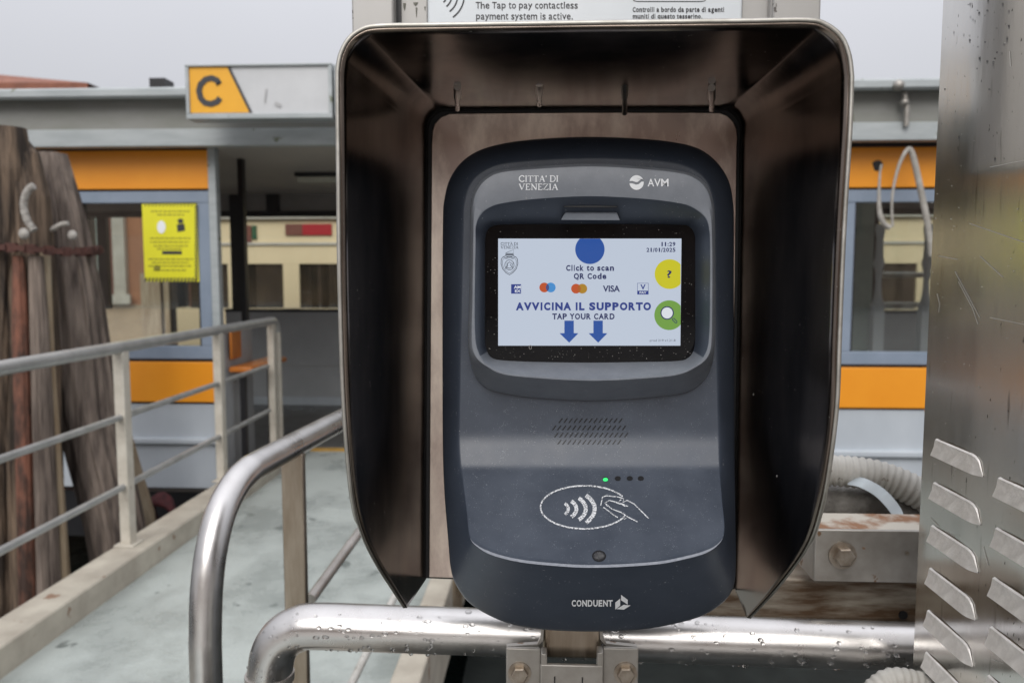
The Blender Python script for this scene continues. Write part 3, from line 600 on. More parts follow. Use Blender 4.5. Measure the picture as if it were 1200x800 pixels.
bpart('red_board', M['red'], 355, 389, 262.5, 275.5); bpart('brown_board', M['brown'], 335, 354.8, 262.5, 275.5)
bpart('emblem_board', M['brown'], 289, 295, 264, 284); bpart('emblem_board', M['green'], 296, 301, 264, 280)
MB().box(BX0, BX1, BYf+.0, BYf+.03, P(340,287,BYf).z, P(340,284,BYf).z).build('rubbing_strip', M['stone'], bt)

hs = thing('ochre_house', (-8, 17.5, -.4), 'low red-ochre house with stone-framed window seen through the left cabin window', 'house')
HYf = 16.0
hx0, hx1 = -22.0, P(243, 300, HYf).x
def hb(n, m, a, b, c_, d, Y=HYf, th=.1, par=hs): return MB().box(P(a,300,Y).x, P(b,300,Y).x, Y, Y+th, P(150,d,Y).z, P(150,c_,Y).z).build(n, m, par)
MB().box(hx0, hx1, HYf, HYf+3, P(150,357,HYf).z, 4.3).build('wall', M['plaster'], hs)
MB().box(hx0, hx1, HYf-.04, HYf+3, -1.2, P(150,357,HYf).z).build('plinth', M['plaster2'], hs)
wnd = hb('window', M['shutter'], 100, 124, 236, 345, HYf-.03, .04)
hb('frame', M['brown'], 124, 131.5, 236, 345, HYf-.06, .05, wnd)
hb('window_surround', M['stone'], 132, 146, 225, 358, HYf-.12, .13); hb('window_surround', M['stone'], 86, 99, 225, 358, HYf-.12, .13)
hb('window_sill', M['stone'], 84, 150, 345, 356, HYf-.18, .06)
hb('door', M['darkframe'], 188, 240, 290, 430, HYf-.06, .05); hb('door_post', M['wood_tan'], 190, 196, 288, 430, HYf-.12, .05); hb('board', M['wood_tan'], 163, 186, 320, 430, HYf-.10, .05)
MB().box(hx0, hx1+.3, HYf-.4, HYf+3.3, 4.3, 4.5).build('roof', M['tiles'], hs)
MB().box(-40, 40, 15.2, 15.9, -1.2, -.1).build('far_quay', M['stone'], kind='structure')
h2 = thing('grey_house', (7, 16.5, -.4), 'grey low house wall beyond the right side of the shelter', 'house')
MB().box(3.0, 16, 15.9, 18, -.2, 4.3).build('wall', mat('grey_render', (.50,.49,.45), (.38,.37,.34), rough=.9, scale=1.2), h2)
MB().box(2.8, 16.2, 15.6, 18.2, 4.3, 4.45).build('roof', M['tiles'], h2)
for X in (4.5, 7.4, 10.3): 
    f = MB().box(X, X+1.0, 15.84, 15.9, .9, 2.4).build('window', M['boat_glass'], h2); MB().box(X-.1, X+1.1, 15.8, 15.9, .78, .88).build('window_sill', M['stone'], f)
h3 = thing('red_roof_house', (-24, 34, 0), 'distant house whose red tiled roof rises above the shelter at far left', 'house')
Y3 = 34.0
MB().box(-34, P(70,97,Y3).x, Y3, Y3+9, -1, P(100,118,Y3).z).build('wall', M['plaster'], h3)
za = P(0,88,Y3).z
rf = MB(); xa, xb = -36.0, P(112,99,Y3).x; ze = P(112,101,Y3).z
rf.add([(xa, Y3-.6, ze+.2), (xb, Y3-.6, ze), (P(-30,86,Y3+4.5).x, Y3+4.5, P(-30,85,Y3+4.5).z), (xa, Y3+4.5, P(-30,85,Y3+4.5).z+.1), (xb, Y3+10, ze), (xa, Y3+10, ze+.2), (xa, Y3-.6, ze-.3), (xb, Y3-.6, ze-.3)], [(0,1,2,3), (3,2,4,5), (1,4,2), (6,7,1,0)])
rf.build('roof', M['tiles'], h3, smooth=0)
# buildings on the quay behind the viewer: they are what the steel and glass mirror
h4 = thing('brick_palazzo', (0, -27, -.02), 'tall brown brick house on the quay behind the viewer', 'house')
MB().box(-26, 24, -30, -26, -.02, 6.2).build('wall', M['plaster3'], h4)
for i in range(8):
    for j in range(2):
        X = -14.5+i*3.6; Z = .6+j*2.7
        f = MB().box(X, X+1.1, -26, -25.93, Z, Z+1.8).build('window', M['boat_glass'], h4)
        MB().box(X-.12, X+1.22, -26, -25.86, Z-.14, Z-.01).build('sill', M['stone'], f)
MB().box(-26.4, 24.4, -30.2, -25.6, 6.2, 6.5).build('roof', M['tiles'], h4)

# ============================================================ NEAR HANDRAIL of the gangway (right side)
ry0 = 1.14
XHR = PX  # noqa
p1 = PZ(300, 545, 1.08); p2 = PZ(400, 492, 1.08)
dirn = (p2-p1).normalized()
def hrail(s, z): q = p1+dirn*s; return Vector((q.x, q.y, z))
hr = thing('gangway_handrail', (p1.x, 2.2, .1), 'polished steel handrail curving down beside the near right kerb of the gangway', 'railing')
L = 3.6
path = [hrail(-.18, -.05), hrail(-.18, .4), hrail(-.18, .80), hrail(-.178, .87), hrail(-.170, .935), hrail(-.152, .99), hrail(-.122, 1.035), hrail(-.080, 1.064), hrail(-.035, 1.077), hrail(.02, 1.08), hrail(.3, 1.08), hrail(1.2, 1.08), hrail(2.2, 1.08), hrail(L, 1.08)]
path = [Vector(p) for p in catmull([tuple(p) for p in path], 5, False)]
MB().tube(path, .0235, 28).build('top_rail', M['steel'], hr)
def on_rail(px, py):   # meets the vertical plane of the rail
    n = dirn.cross(Vector((0,0,1))).normalized(); return PP(px, py, p1, n)
q = on_rail(343, 540)
MB().box(q.x-.021, q.x+.021, q.y-.006, q.y+.012, .0, 1.065).build('flat_post', M['steel_brown'], hr, bevel=.002)
for s_ in (1.7, 3.1):
    q = hrail(s_, 0); MB().box(q.x-.02, q.x+.02, q.y-.006, q.y+.012, .0, 1.065).build('flat_post', M['steel_brown'], hr, bevel=.002)
a = on_rail(365, 700); b = on_rail(422, 622); MB().tube([a-(b-a)*.02, a+(b-a)*6], .0115, 14).build('middle_rail', M['steel_dull'], hr)
a = on_rail(405, 815); b = on_rail(436, 752); MB().tube([a-(b-a)*.5, a+(b-a)*8], .010, 12).build('lower_rail', M['hose'], hr)

# ============================================================ HORIZONTAL TUBE with elbow, drops
TY = .80
tl = P(372, 733, TY); trr = P(1090, 758, TY-.01); R_T = .0245
ex = [P(316, 880, TY+.005), P(316, 800, TY+.005), P(317, 783, TY+.004), P(321, 763, TY+.003), P(332, 746, TY+.002), P(350, 736, TY+.001), tl]
tube_path = [Vector(p) for p in catmull([tuple(p) for p in ex]+[tuple(tl.lerp(trr, t)) for t in (.12, .35, .6, .8, 1.0, 1.12)], 6, False)]
tb = thing('rail_tube', (tl.x+.3, TY, 0), 'wet stainless steel tube rail with left elbow running behind the ticket machine', 'railing')
MB().tube(tube_path, R_T, 36).build('bent_tube', M['steel'], tb)
e0 = P(316, 790, TY+.005); MB().tube([e0+Vector((0,0,.002)), e0-Vector((0,0,.006))], R_T+.0022, 32).build('weld_collar', M['steel_dull'], tb)
MB().tube([P(316, 795, TY+.005), (P(316,795,TY).x, TY+.005, .0)], R_T-.002, 24).build('upright', M['steel_dull'], tb)
e1 = tube_path[-1]; MB().tube([(e1.x-.02, e1.y, e1.z-.01), (e1.x-.02, e1.y, 0)], R_T-.002, 20).build('upright', M['steel_dull'], tb)
random.seed(11); dr = MB()
for i in range(230):
    t = random.random()**1.15; c = tl.lerp(trr, t*.95); ang = random.gauss(75, 38)
    if i % 5 == 0: ang = random.uniform(160, 200)   # hanging drops below
    a = math.radians(ang); d = Vector((0, -math.sin(a), math.cos(a))); s_ = random.uniform(.0008, .0027)*(1.5 if i % 17 == 0 else 1)
    if ang > 150: s_ = random.uniform(.0012, .0024)
    dr.ball(c+d*(R_T+s_*.10), s_*random.uniform(.9,1.5), s_, s_*(1.25 if ang > 150 else .8), 8, 5)
for i in range(45):
    j = random.randrange(8, 34); c = tube_path[j]; a = math.radians(random.uniform(20, 120)); tn = (tube_path[j+1]-tube_path[j]).normalized()
    d = Vector((-math.cos(a)*abs(tn.z), -math.sin(a), math.cos(a)*abs(tn.x))).normalized(); s_ = random.uniform(.0006, .0016); dr.ball(c+d*R_T, s_, s_, s_, 8, 5)
o = dr.build('rain_drops', M['drop'], tb); o['kind'] = 'stuff'

# ============================================================ POST AND CLAMP carrying the machine
ps = thing('mounting_post', P(670, 790, .75), 'square stainless post with bolted clamp holding the ticket machine to the tube rail', 'post')
PY = .742
MB().box(P(636,750,PY).x, P(705,750,PY).x, PY, PY+.055, P(670,771.5,PY).z-.0, P(670,40,PY).z).build('square_tube', M['steel_brown'], ps, bevel=.003)
zc = P(670, 771, .735).z
ch = MB(); cx0, cx1 = P(627,780,.73).x, P(713,780,.73).x; th = .0035
# front channel plate, bent sides and ears
ch.prism([(P(633,771,.722).x, .722, zc), (P(707,771,.722).x, .722, zc), (P(707,860,.722).x, .722, zc-.075), (P(633,860,.722).x, .722, zc-.075)], (0, .004, 0))
ch.build('clamp_plate', M['galv'], ps, bevel=.0015)
sl = MB()
for px in (650, 682.5): sl.box(P(px,790,.722).x-.0006, P(px,790,.722).x+.0006, .7212, .7225, zc-.07, zc-.012)
sl.build('slot', M['black'], ps)
for sgn, xa, xb, bx in ((-1, 593, 634, 609), (1, 748, 706, 733)):
    X_out, X_in = P(xa, 790, .733).x, P(xb, 790, .733).x
    zt_ = P(bx, 759, .733).z
    MB().prism([(X_out, .733, zt_), (X_in, .733, zt_), (X_in, .733, zt_-.09), (X_out, .733, zt_-.09)], (0, .004, 0)).build('clamp_ear', M['galv'], ps, bevel=.0015)
    r1 = MB(); w_ = X_in
    r1.prism([(X_in-(-sgn)*.0, .7225, zt_+.0), (X_in+(-sgn)*.006, .7225, zt_), (X_in+(-sgn)*.006, .737, zt_), (X_in, .737, zt_)], (0, 0, -.09)).build('clamp_web', M['galv'], ps, bevel=.001)
    # the rear half of the clamp, its lip curling up along the post
    zz = P(bx, 750.5, .745).z
    fl = MB(); pts = [(X_out, zz-.004), (X_in-sgn*-.004, zz-.001), (X_in-sgn*-.0005, zz+.006), (X_in+sgn*-.0, zz+.02), (X_in+(-sgn)*.003, zz+.02), (X_in+(-sgn)*.002, zz+.003), (X_in+sgn*.005, zz-.005), (X_out, zz-.008)]
    fl.prism([(x_, .741, z_) for x_, z_ in pts], (0, .006, 0)).build('rear_clamp', M['galv'], ps)
    MB().hexbolt(P(bx, 788, .733), (0,-1,0), .0085, .007).build('bolt', M['bolt'], ps)

# ============================================================ SIGN FRAME above the hood
SF = .80
sf = thing('sign_frame', P(685, 150, SF), 'grey aluminium sign frame with white contactless notice above the hood', 'sign')
def sfp(n, m, a, b, Y, th, top=-260, bot=200, bev=.002): return MB().box(P(a,15,Y).x, P(b,15,Y).x, Y, Y+th, P(685,bot,Y).z, P(685,top,Y).z).build(n, m, sf, bevel=bev)
sfp('side_post', M['alu'], 412, 461, SF-.01, .05); sfp('side_post', M['alu'], 906, 962, SF-.01, .05)
sfp('channel', M['alu'], 462.5, 502, SF+.008, .03); sfp('channel', M['alu'], 868, 902, SF+.008, .03)
sfp('groove', M['darkframe'], 461, 470, SF+.0055, .002, bev=0); sfp('rib', M['alu'], 903, 905.5, SF-.004, .03, bev=.0005)
pt = sfp('notice_plate', M['plate'], 501, 870, SF+.001, .006)
fn = lambda a, b: P(a, b, SF+.0006)
t = MB(); wide_text(t, 'The Tap to pay contactless', 557.5, 677.5, 2.6, 10.4, fn, .008); wide_text(t, 'payment system is active.', 557.5, 672, 15.4, 23.2, fn, .008)
t.build('lettering', M['ink'], pt, smooth=0); t = MB(); wide_text(t, 'Controlli a bordo da parte di agenti', 741.2, 849, 8.6, 14.4, fn, .03); wide_text(t, 'muniti di questo tesserino.', 741.2, 823.5, 16.6, 22.2, fn, .03)
stroke(t, [(741,-10),(741,-2),(743,1.2),(747,2),(822,2),(826,1.2),(828,-2),(828,-10)], .9, fn)
t.build('lettering', M['ink'], pt, smooth=0)
t = MB()
for rr2, yy in ((12,8.5),(19,12.5),(27,16.5),(36,20.7)): stroke(t, circ(517-4+rr2*.0, -5, rr2*.86, rr2*.86, 16, -12, 48+rr2*.2), 1.7, fn)
t.build('wave_symbol', M['ink'], pt, smooth=0)
# drips of grime on the channels
t = MB(); fn2 = lambda a, b: P(a, b, SF+.0074)
for x_, y0_, l_, w_ in ((474,4,9,3.5),(488,9,12,2),(487,3,4,6),(498,8,5,1.6)): poly(t, [(x_-w_/2,y0_),(x_+w_/2,y0_),(x_+w_/4,y0_+l_*.7),(x_,y0_+l_),(x_-w_/3,y0_+l_*.6)], fn2)
t.build('grime', mat('grime', (.10,.10,.08), (.2,.2,.17), rough=.8, scale=200), sf, smooth=0)

# ============================================================ HOOD
Yf, Yb = .530, .735
hd = thing('steel_hood', P(685, 690, .7), 'dark tarnished stainless hood surrounding the ticket machine, open in front', 'hood')
oL = P(398, 250, Yf); nL = (P(397, 120, Yf)-P(400, 400, Yf)).cross(P(499, 300, Yb)-oL).normalized()
oR = P(989, 250, Yf); nR = (P(996, 120, Yf)-P(982, 400, Yf)).cross(P(867, 300, Yb)-oR).normalized()
leftF = [(474,712),(461,692),(443,664),(425,628),(414,585),(407,517),(403,450),(400.5,370),(399,300),(398,200),(397,110)]
rightF = [(996,112),(994,160),(989,240),(985,320),(982,400),(979,475),(970,550),(961,597),(946,640),(913,686),(878,724)]
Lp = [PP(a, b, oL, nL) for a, b in catmull(leftF, 6, False)]
Rp = [PP(a, b, oR, nR) for a, b in catmull(rightF, 6, False)]
Lb0, Lb1 = P(497, 678, Yb), P(500, 165, Yb); Rb0, Rb1 = P(868.5, 165, Yb), P(861, 690, Yb)
front = []; back = []
def backpt(z, b_low, b_high, tip):
    if z >= b_low.z: t = (z-b_low.z)/(b_high.z-b_low.z); return b_low.lerp(b_high, t)
    t = (b_low.z-z)/max(1e-6, b_low.z-tip.z); return b_low.lerp(tip, min(1, t))
zTL, zTR = Lp[-1].z, Rp[0].z
def remap(z, ztip, ztop, btop): return z if z < btop.z-.06 else btop.z-.06+(z-(btop.z-.06))*(.06/(ztop-(btop.z-.06)))
for p in Lp: front.append(p); back.append(backpt(remap(p.z, 0, zTL, Lb1), Lb0, Lb1, Lp[0]))
cornerL = [(397,85),(400,66),(409,48),(423,37),(442,32.5)]
topF = [(500,31.3),(600,30),(700,28.6),(800,27.4),(880,26.4)]
cornerR = [(946,25.5),(968,31),(985,45),(993.5,66),(996.5,90)]
cbL = [(500,158),(501,149),(504,140),(511,132.5),(521,128.5)]; tbk = [(555,128),(620,127.5),(685,127),(750,127),(815,127)]; cbR = [(848,127.5),(857,131),(864,138),(868,147),(869,158)]
fs_, bs_ = catmull(cornerL+topF+cornerR, 4, False), catmull(cbL+tbk+cbR, 4, False)
for a, b in zip(fs_, bs_): front.append(P(*a, Yf)); back.append(P(*b, Yb))
for p in Rp: front.append(p); back.append(backpt(remap(p.z, 0, zTR, Rb0), Rb1, Rb0, Rp[-1]))
steps = 22; rws = []
for k in range(steps+1):
    t = k/steps; rws.append([a.lerp(b, t) for a, b in zip(front, back)])
# bend into the back plate: the last stretch sinks slightly behind it
m = MB(); m.rings(rws, closed=False)
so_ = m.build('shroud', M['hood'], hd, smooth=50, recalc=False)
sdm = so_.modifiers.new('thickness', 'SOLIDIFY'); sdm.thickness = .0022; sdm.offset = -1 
# front edge strip, slightly rolled
fr_in = front; cen = P(690, 330, Yf)
rm = MB()
prev = None; ringpts = []
for i, p in enumerate(front):
    t_ = (front[min(i+1, len(front)-1)]-front[max(i-1, 0)]).normalized(); depth = (back[i]-front[i]).normalized() if (back[i]-front[i]).length > 1e-4 else Vector((0,1,0))
    n_ = t_.cross(depth).normalized()
    if n_.dot(p-cen) < 0: n_ = -n_
    sc_ = 1.0 if p.y < Yf+.03 else .55
    ringpts.append([p+n_*o1*sc_+depth*o2*sc_ for o1, o2 in ((-.0003,-.0004),(.0004,-.0010),(.0019,-.0010),(.0026,-.0003),(.0026,.0035),(.0016,.0040),(-.0003,.0035))])
nn = 7; vs = [v for r_ in ringpts for v in r_]
rm.add(vs, [(i*nn+j, i*nn+(j+1)%nn, (i+1)*nn+(j+1)%nn, (i+1)*nn+j) for i in range(len(ringpts)-1) for j in range(nn)]).build('rolled_edge', M['rim'], hd, smooth=60)
bp_ = [P(a, b, Yb-.002) for a, b in [(497,677),(500,165)]+cbL[1:]+tbk+cbR+[(868.5,165),(861,690)]]
MB().prism(bp_, (0, .003, 0)).build('back_gap', M['black'], hd)
bp2 = [P(a+(5.5 if a < 600 else (-4.5 if a > 760 else 0)), b+(4.5 if b < 300 else -1), Yb-.006) for a, b in [(497,677),(500,165)]+cbL[1:]+tbk+cbR+[(868.5,165),(861,690)]]
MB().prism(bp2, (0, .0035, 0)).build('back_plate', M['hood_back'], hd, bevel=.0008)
for px, y0_, y1_, m_ in ((536,102,128,'steel'), (632,98,123,'steel'), (732,94,133,'rim'), (834,103,129,'steel')):
    q0, q1 = P(px, y0_, .655), P(px, y1_, .70)
    b_ = MB().tube([q0, q0.lerp(q1,.45), q0.lerp(q1,.5), q1], [.0032,.0032,.0023,.0023], 12).build('hanging_pin', M[m_], hd)
m = MB().ball(P(766,31,Yf+.006), .007, .003, .0016, 14, 6).build('drip', M['drop'], hd)

# ============================================================ TICKET MACHINE
vd = thing('ticket_validator', P(692, 700, .69), 'dark blue-grey ticket validator with lit screen and contactless pad inside the hood', 'ticket machine')
C0 = (692, 450)
O_pts = [(519,260),(520.5,235),(527,210),(542,189),(565,175),(600,166.5),(645,162),(692,160.5),(740,162),(785,166),(818,174),(840,190),(854,212),(859,237),(860,262),(860,350),(860.5,450),(861,540),(862,620),(862,672),(857,693),(843,709),(815,724),(760,736),(700,739.5),(640,737.5),(600,731),(572,720),(549,705),(534,684),(528,664),(525,630),(521,580),(519,530),(518.5,450),(518.5,350)]
K_pts = [(543,270),(544,240),(553,214),(575,197),(610,190),(692,186),(770,189),(806,196),(828,212),(836,238),(837.5,270),(839,350),(840.5,430),(842,500),(843,545),(846,585),(849,618),(845,634),(829,647),(802,655),(765,661.5),(695,665),(640,662),(604,657.5),(576,650),(560,641),(550.5,629),(547,600),(542,560),(538.5,520),(539,440),(541,350)]
Oc = sampler(O_pts, C0); Kc = sampler(K_pts, C0)
def Dp(y):      # depth profile of the face, top to bottom
    if y <= 500: return .6600
    if y <= 526: t = (y-500); return .6600-.00038*t*t/52
    if y <= 544: return .65506-.00038*(y-526)
    if y <= 551: t = y-544; return .64822-.00038*t-.000325*t*t/14
    return .64442-.000705*(y-551)
def YO(y): return .694-.062*smooth01((y-470)/230)
rg = []
r1_ = [P(x, y, YO(y)) for x, y in Oc]
rg.append([Vector((v.x*1.0, Yb-.004, v.z)) for v in r1_]); rg.append(r1_)
rg.append([P(x, y, YO(y)-.004) for x, y in inset(Oc, C0, .9)])
rg.append([P(x, y, YO(y)-.0075) for x, y in inset(Oc, C0, 2.6)])
for t in (.25, .5, .75, .9):    # flank and skirt, gently bulged
    rg.append([P(o[0]+(k_[0]-o[0])*t, o[1]+(k_[1]-o[1])*t, (YO(o[1])-.008)*(1-t)+(Dp(k_[1])-.0005)*t-.0035*math.sin(t*math.pi)) for o, k_ in zip(inset(Oc, C0, 3.0), Kc)])
def lip(y): return .0016*smooth01((y-625)/20)
rg.append([P(x, y, Dp(y)-lip(y)) for x, y in Kc])
rg.append([P(x, y, Dp(y)-lip(y)*.9) for x, y in inset(Kc, C0, 1.0)])
shell = MB(); shell.rings(rg, cap0=False); shell.build('housing', M['plastic'], vd, smooth=38)
face = MB(); fr_ = []
Ki = inset(Kc, C0, 1.0)
fr_.append([P(x, y, Dp(y)-lip(y)*.9) for x, y in Ki]); K5 = inset(Kc, C0, 4.8); fr_.append([P(x, y, Dp(y)-lip(y)*.2) for x, y in inset(Kc, C0, 4.0)]); fr_.append([P(x, y, Dp(y)) for x, y in K5])
for i in range(1, 66):
    t = 1-i/66; fr_.append([P(C0[0]+(x-C0[0])*t, C0[1]+(y-C0[1])*t, Dp(C0[1]+(y-C0[1])*t)) for x, y in K5])
face.rings(fr_, cap1=True); face.build('face_panel', M['pad'], vd, smooth=30)
# pale line along the lip, lighter than the pad
wl = MB(); ks = [(x, y) for x, y in Kc if y > 631]; ks.sort()
fnl = lambda a, b: P(a, b, Dp(b)-.0020)
L_, R_ = [], []
for i, (x, y) in enumerate(ks):
    wd = 3.4*min(1, (i+2)/9, (len(ks)-i+1)/9); L_.append(P(x, y-wd, Dp(y-wd)-lip(y)-.0004)); R_.append(P(x, y-.2, Dp(y)-lip(y)-.0005))
n_ = len(ks); wl.add(L_+R_, [(i, i+1, n_+i+1, n_+i) for i in range(n_-1)]); wl.build('worn_lip', M['worn'], vd, label='pale worn line along the pad lip')
# bezel
C1 = (692, 335)
B_pts = [(551,270),(551.5,240),(557,221),(569,207),(587,199.5),(630,195),(692,192),(750,195),(795,200),(815,206),(829,218),(836,237),(838,270),(838.5,340),(838,395),(834,428),(823,447),(803,459.5),(760,465.5),(695,469),(630,466),(590,460.5),(571,455),(557,441),(550,417),(548.5,390),(550,340)]
C_pts = [(557.5,285),(558,265),(564,251),(574,243),(590,238),(630,233),(692,230),(755,233),(798,238.5),(815,245),(827,256),(831,270),(832,290),(832,345),(831,392),(827,413),(815,428),(795,437),(760,441),(695,444),(630,441),(590,436.5),(571,427),(561,413),(557,392),(556.5,345)]
G_pts = [(569,300),(569,283),(571,272),(577,266),(589,264),(640,263.5),(692,263.5),(745,263.5),(797,264),(808,267),(813.5,276),(814,290),(814,345),(814,395),(812,411),(805,419.5),(792,422.5),(740,423.5),(692,424),(640,423.5),(594,422),(577,419),(570.5,409),(569,395),(569,345)]
Bc = sampler(B_pts, C1); Cc = sampler(C_pts, C1); Gc = sampler(G_pts, C1)
YBz, YG = .6220, .6500
def ybo(y): return .6300+.024*smooth01((y-405)/45)
bz_ = [[P(x, y, .664) for x, y in Bc], [P(x, y, ybo(y)+.0015) for x, y in Bc], [P(x, y, ybo(y)-.0015) for x, y in inset(Bc, C1, 1.2)]]
def mixr(A, B_, t): return [(a[0]+(b[0]-a[0])*t, a[1]+(b[1]-a[1])*t) for a, b in zip(A, B_)]
B4 = []
for b0, c0 in zip(Bc, Cc):
    d = math.hypot(b0[0]-c0[0], b0[1]-c0[1]); lowf = smooth01((b0[1]-405)/40)
    t = min(.45, 3.2/max(d, .1))*(1-lowf)+.90*lowf; B4.append((b0[0]+(c0[0]-b0[0])*t, b0[1]+(c0[1]-b0[1])*t))
bz_.append([P(x, y, YBz+.0016) for x, y in B4]); bz_.append([P(x, y, YBz) for x, y in mixr(B4, Cc, .25)])
bz_.append([P(x, y, YBz) for x, y in mixr(B4, Cc, .9)]); bz_.append([P(x, y, YBz+.0006) for x, y in Cc])
bz_.append([P(x, y, YBz+.0025) for x, y in mixr(Cc, Gc, .1)]); bz_.append([P(x, y, YG-.0012) for x, y in mixr(Cc, Gc, .94)]); bz_.append([P(x, y, YG+.002) for x, y in Gc])
bzo = MB().rings(bz_[:7]).build('bezel', M['bezel'], vd, smooth=32)
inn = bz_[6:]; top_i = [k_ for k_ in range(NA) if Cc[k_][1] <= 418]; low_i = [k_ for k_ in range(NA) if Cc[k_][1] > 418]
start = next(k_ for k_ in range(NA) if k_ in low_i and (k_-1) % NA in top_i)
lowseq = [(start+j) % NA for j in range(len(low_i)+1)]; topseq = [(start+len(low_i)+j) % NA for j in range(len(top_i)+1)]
MB().rings([[r_[q] for q in topseq] for r_ in inn], closed=False).build('screen_recess', M['plastic'], vd, smooth=32)  # smooth dark plastic; shade of the down-facing top is put into this colour
MB().rings([[r_[q] for q in lowseq] for r_ in inn], closed=False).build('lower_ledge', M['bezel'], vd, smooth=32)  # lit bottom of the same moulding, its brightness put into the lighter grey
gl = MB().add([P(x, y, YG) for x, y in inset(Gc, C1, -1)], [list(range(NA))]).build('screen', M['glass'], vd, smooth=0)
# hooded scanner light above the screen
s_ = MB(); Yn = .6375
s_.rings([[P(657,258,.648), P(727,258.5,.648), P(722,245,.648), P(664,244.5,.648)], [P(657.5,257.5,.628), P(726.5,258,.628), P(721.5,246,.640), P(664.5,246,.640)]], True, True)
s_.build('scanner_window', M['bezel'], vd, bevel=.0006)
s_ = MB(); s_.rings([[P(658,243.5,.650), P(726,244,.650), P(722,235.5,.650), P(662,235.5,.650)], [P(660,243,.630), P(724,243.5,.630), P(721,237,.632), P(663,237,.632)]], True, True); s_.build('scanner_hood', M['black'], vd, bevel=.0006)
# speaker slots
g_ = MB(); fg = lambda a, b: P(a, b, Dp(b)-.0005)
for y0_, xa, xb in ((492.6,654,729), (501,646.5,732.5), (509.4,649,736), (517.8,652.5,729)):
    x_ = xa+3
    while x_ < xb-1: poly(g_, [(x_-2.7,y0_+2.6),(x_+1.2,y0_-2.6),(x_+2.7,y0_-2.6),(x_-1.2,y0_+2.6)], fg); x_ += 5.85
o = g_.build('speaker_slots', M['black'], vd, smooth=0); o['kind'] = 'stuff'
for i, (x_, y_) in enumerate(((709.5,561.2),(724,560.3),(738,560.2),(751,560.2))):
    MB().add([P(a, b, Dp(b)-.0005) for a, b in circ(x_, y_, 3.6, 2.8, 20)], [list(range(20))]).build('indicator_light', M['black'], vd, smooth=0, label='unlit indicator' if i else 'green lit indicator')
    if not i: MB().add([P(a, b, Dp(b)-.0009) for a, b in circ(x_, y_+.4, 3.1, 2.2, 20)], [list(range(20))]).build('indicator_light', E['led'], vd, smooth=0)
bt_ = MB(); bt_.add([P(a, b, Dp(b)-.0006) for a, b in circ(702, 651, 8.2, 6.6, 28)], [list(range(28))]); o = bt_.build('sensor_button', M['black'], vd, smooth=0)
bt_ = MB(); bt_.rings([[P(a, b, Dp(b)-.0008) for a, b in circ(702, 651, 6.6, 5.0, 28)], [P(a, b, Dp(b)-.0022) for a, b in circ(702, 650.7, 5.4, 3.9, 28)]], False, True); bt_.build('sensor_button', mat('worn_button', (.12,.12,.12), (.05,.05,.055), rough=.3, scale=400), vd)
# printed contactless mark on the pad
fp = lambda a, b: P(a, b, Dp(b)-.0006)
t = MB(); stroke(t, circ(685,594,51.5,25.2,60,22,330), 1.8, fp)
for cx, r_, w_ in ((652,15,3.6),(655,21.5,4.4),(658,29.5,4.6),(661,37,4.8)):
    stroke(t, [(cx-1+r_*math.cos(math.radians(a)), 596+r_*.62*math.sin(math.radians(a))) for a in range(-44, 45, 8)], w_, fp)
t.build('contactless_mark', M['print_worn'], vd, smooth=0)
t = MB()
for pts in ([(704,592),(706,582),(711,580.5),(725,582),(731,584),(730,588),(735,586),(743,590),(752,599),(760,607)], [(712,593),(709,589),(714,586),(722,588),(732,591)], [(728,585),(724,588),(733,593)], [(710,590),(717,596),(728,600),(736,605.5),(731,608)], [(736,605.5),(741,608),(747,611)], [(707,594),(714,599),(719,603),(724,606)], [(722,588.5),(736,593)]):
    stroke(t, pts, 1.25, fp)
t.build('hand_symbol', M['print_worn'], vd, smooth=0)
# front logos
fl_ = lambda a, b: P(a, b, YBz-.0004)
t = MB(); serif_text(t, "CITTA' DI", 608, 654.5, 206, 212.9, fl_, 1.25); serif_text(t, "VENEZIA", 608, 654, 215.6, 222.4, fl_, 1.25); t.build('city_lettering', M['print_white'], vd, smooth=0)
t = MB(); up = [p for p in circ(746,214,8.4,8.6,48) if p[1] < 213]; up.sort(key=lambda p: p[0])
wave = [(754.6,211.2),(751.5,211.2),(748,214.2),(745.5,214.8),(741,213.2),(737.6,213.2)]
poly(t, [(737.7,212.4),*[p for p in up if p[1] < 211],(754,210.3),(751,210.2),(747.5,213.2),(745.5,213.6),(741,212.1)], fl_)
lo = [p for p in circ(746,214,8.4,8.6,48) if p[1] > 215]; lo.sort(key=lambda p: -p[0])
poly(t, [(754.4,213),(751.8,213),(748.4,215.9),(745.4,216.5),(740.8,214.9),(737.6,214.8),*lo[::-1]][:6]+sorted(lo, key=lambda p: p[0]), fl_)
wide_text(t, 'AVM', 759, 784, 209.6, 218.6, fl_, .012); t.build('operator_logo', M['print_white'], vd, smooth=0)
# maker's logo on the skirt: flat print just above the bulged skirt
def skirt(px, py):
    th = math.atan2(py-C0[1], px-C0[0]) % (2*math.pi); i = th/(2*math.pi)*NA; k0 = int(i) % NA
    o_, k_ = inset([Oc[k0]], C0, 3.0)[0], Kc[k0]; ro = math.hypot(o_[0]-C0[0], o_[1]-C0[1]); rk = math.hypot(k_[0]-C0[0], k_[1]-C0[1]); r0 = math.hypot(px-C0[0], py-C0[1])
    t = max(0, min(1, (ro-r0)/(ro-rk))); return P(px, py, (YO(o_[1])-.008)*(1-t)+(Dp(k_[1])-.0005)*t-.0035*math.sin(t*math.pi)-.0012)
t = MB(); wide_text(t, 'CONDUENT', 669.6, 718, 702.5, 710.2, skirt, .035)
poly(t, [(721,705.5),(726.8,700.8),(726.8,709.2),(721,713.8)], skirt); poly(t, [(727.8,696.5),(735.6,702.2),(735.6,708),(727.8,702.8)], skirt); poly(t, [(722.5,713.2),(731,708),(739,708.9),(731,713.8)], skirt)
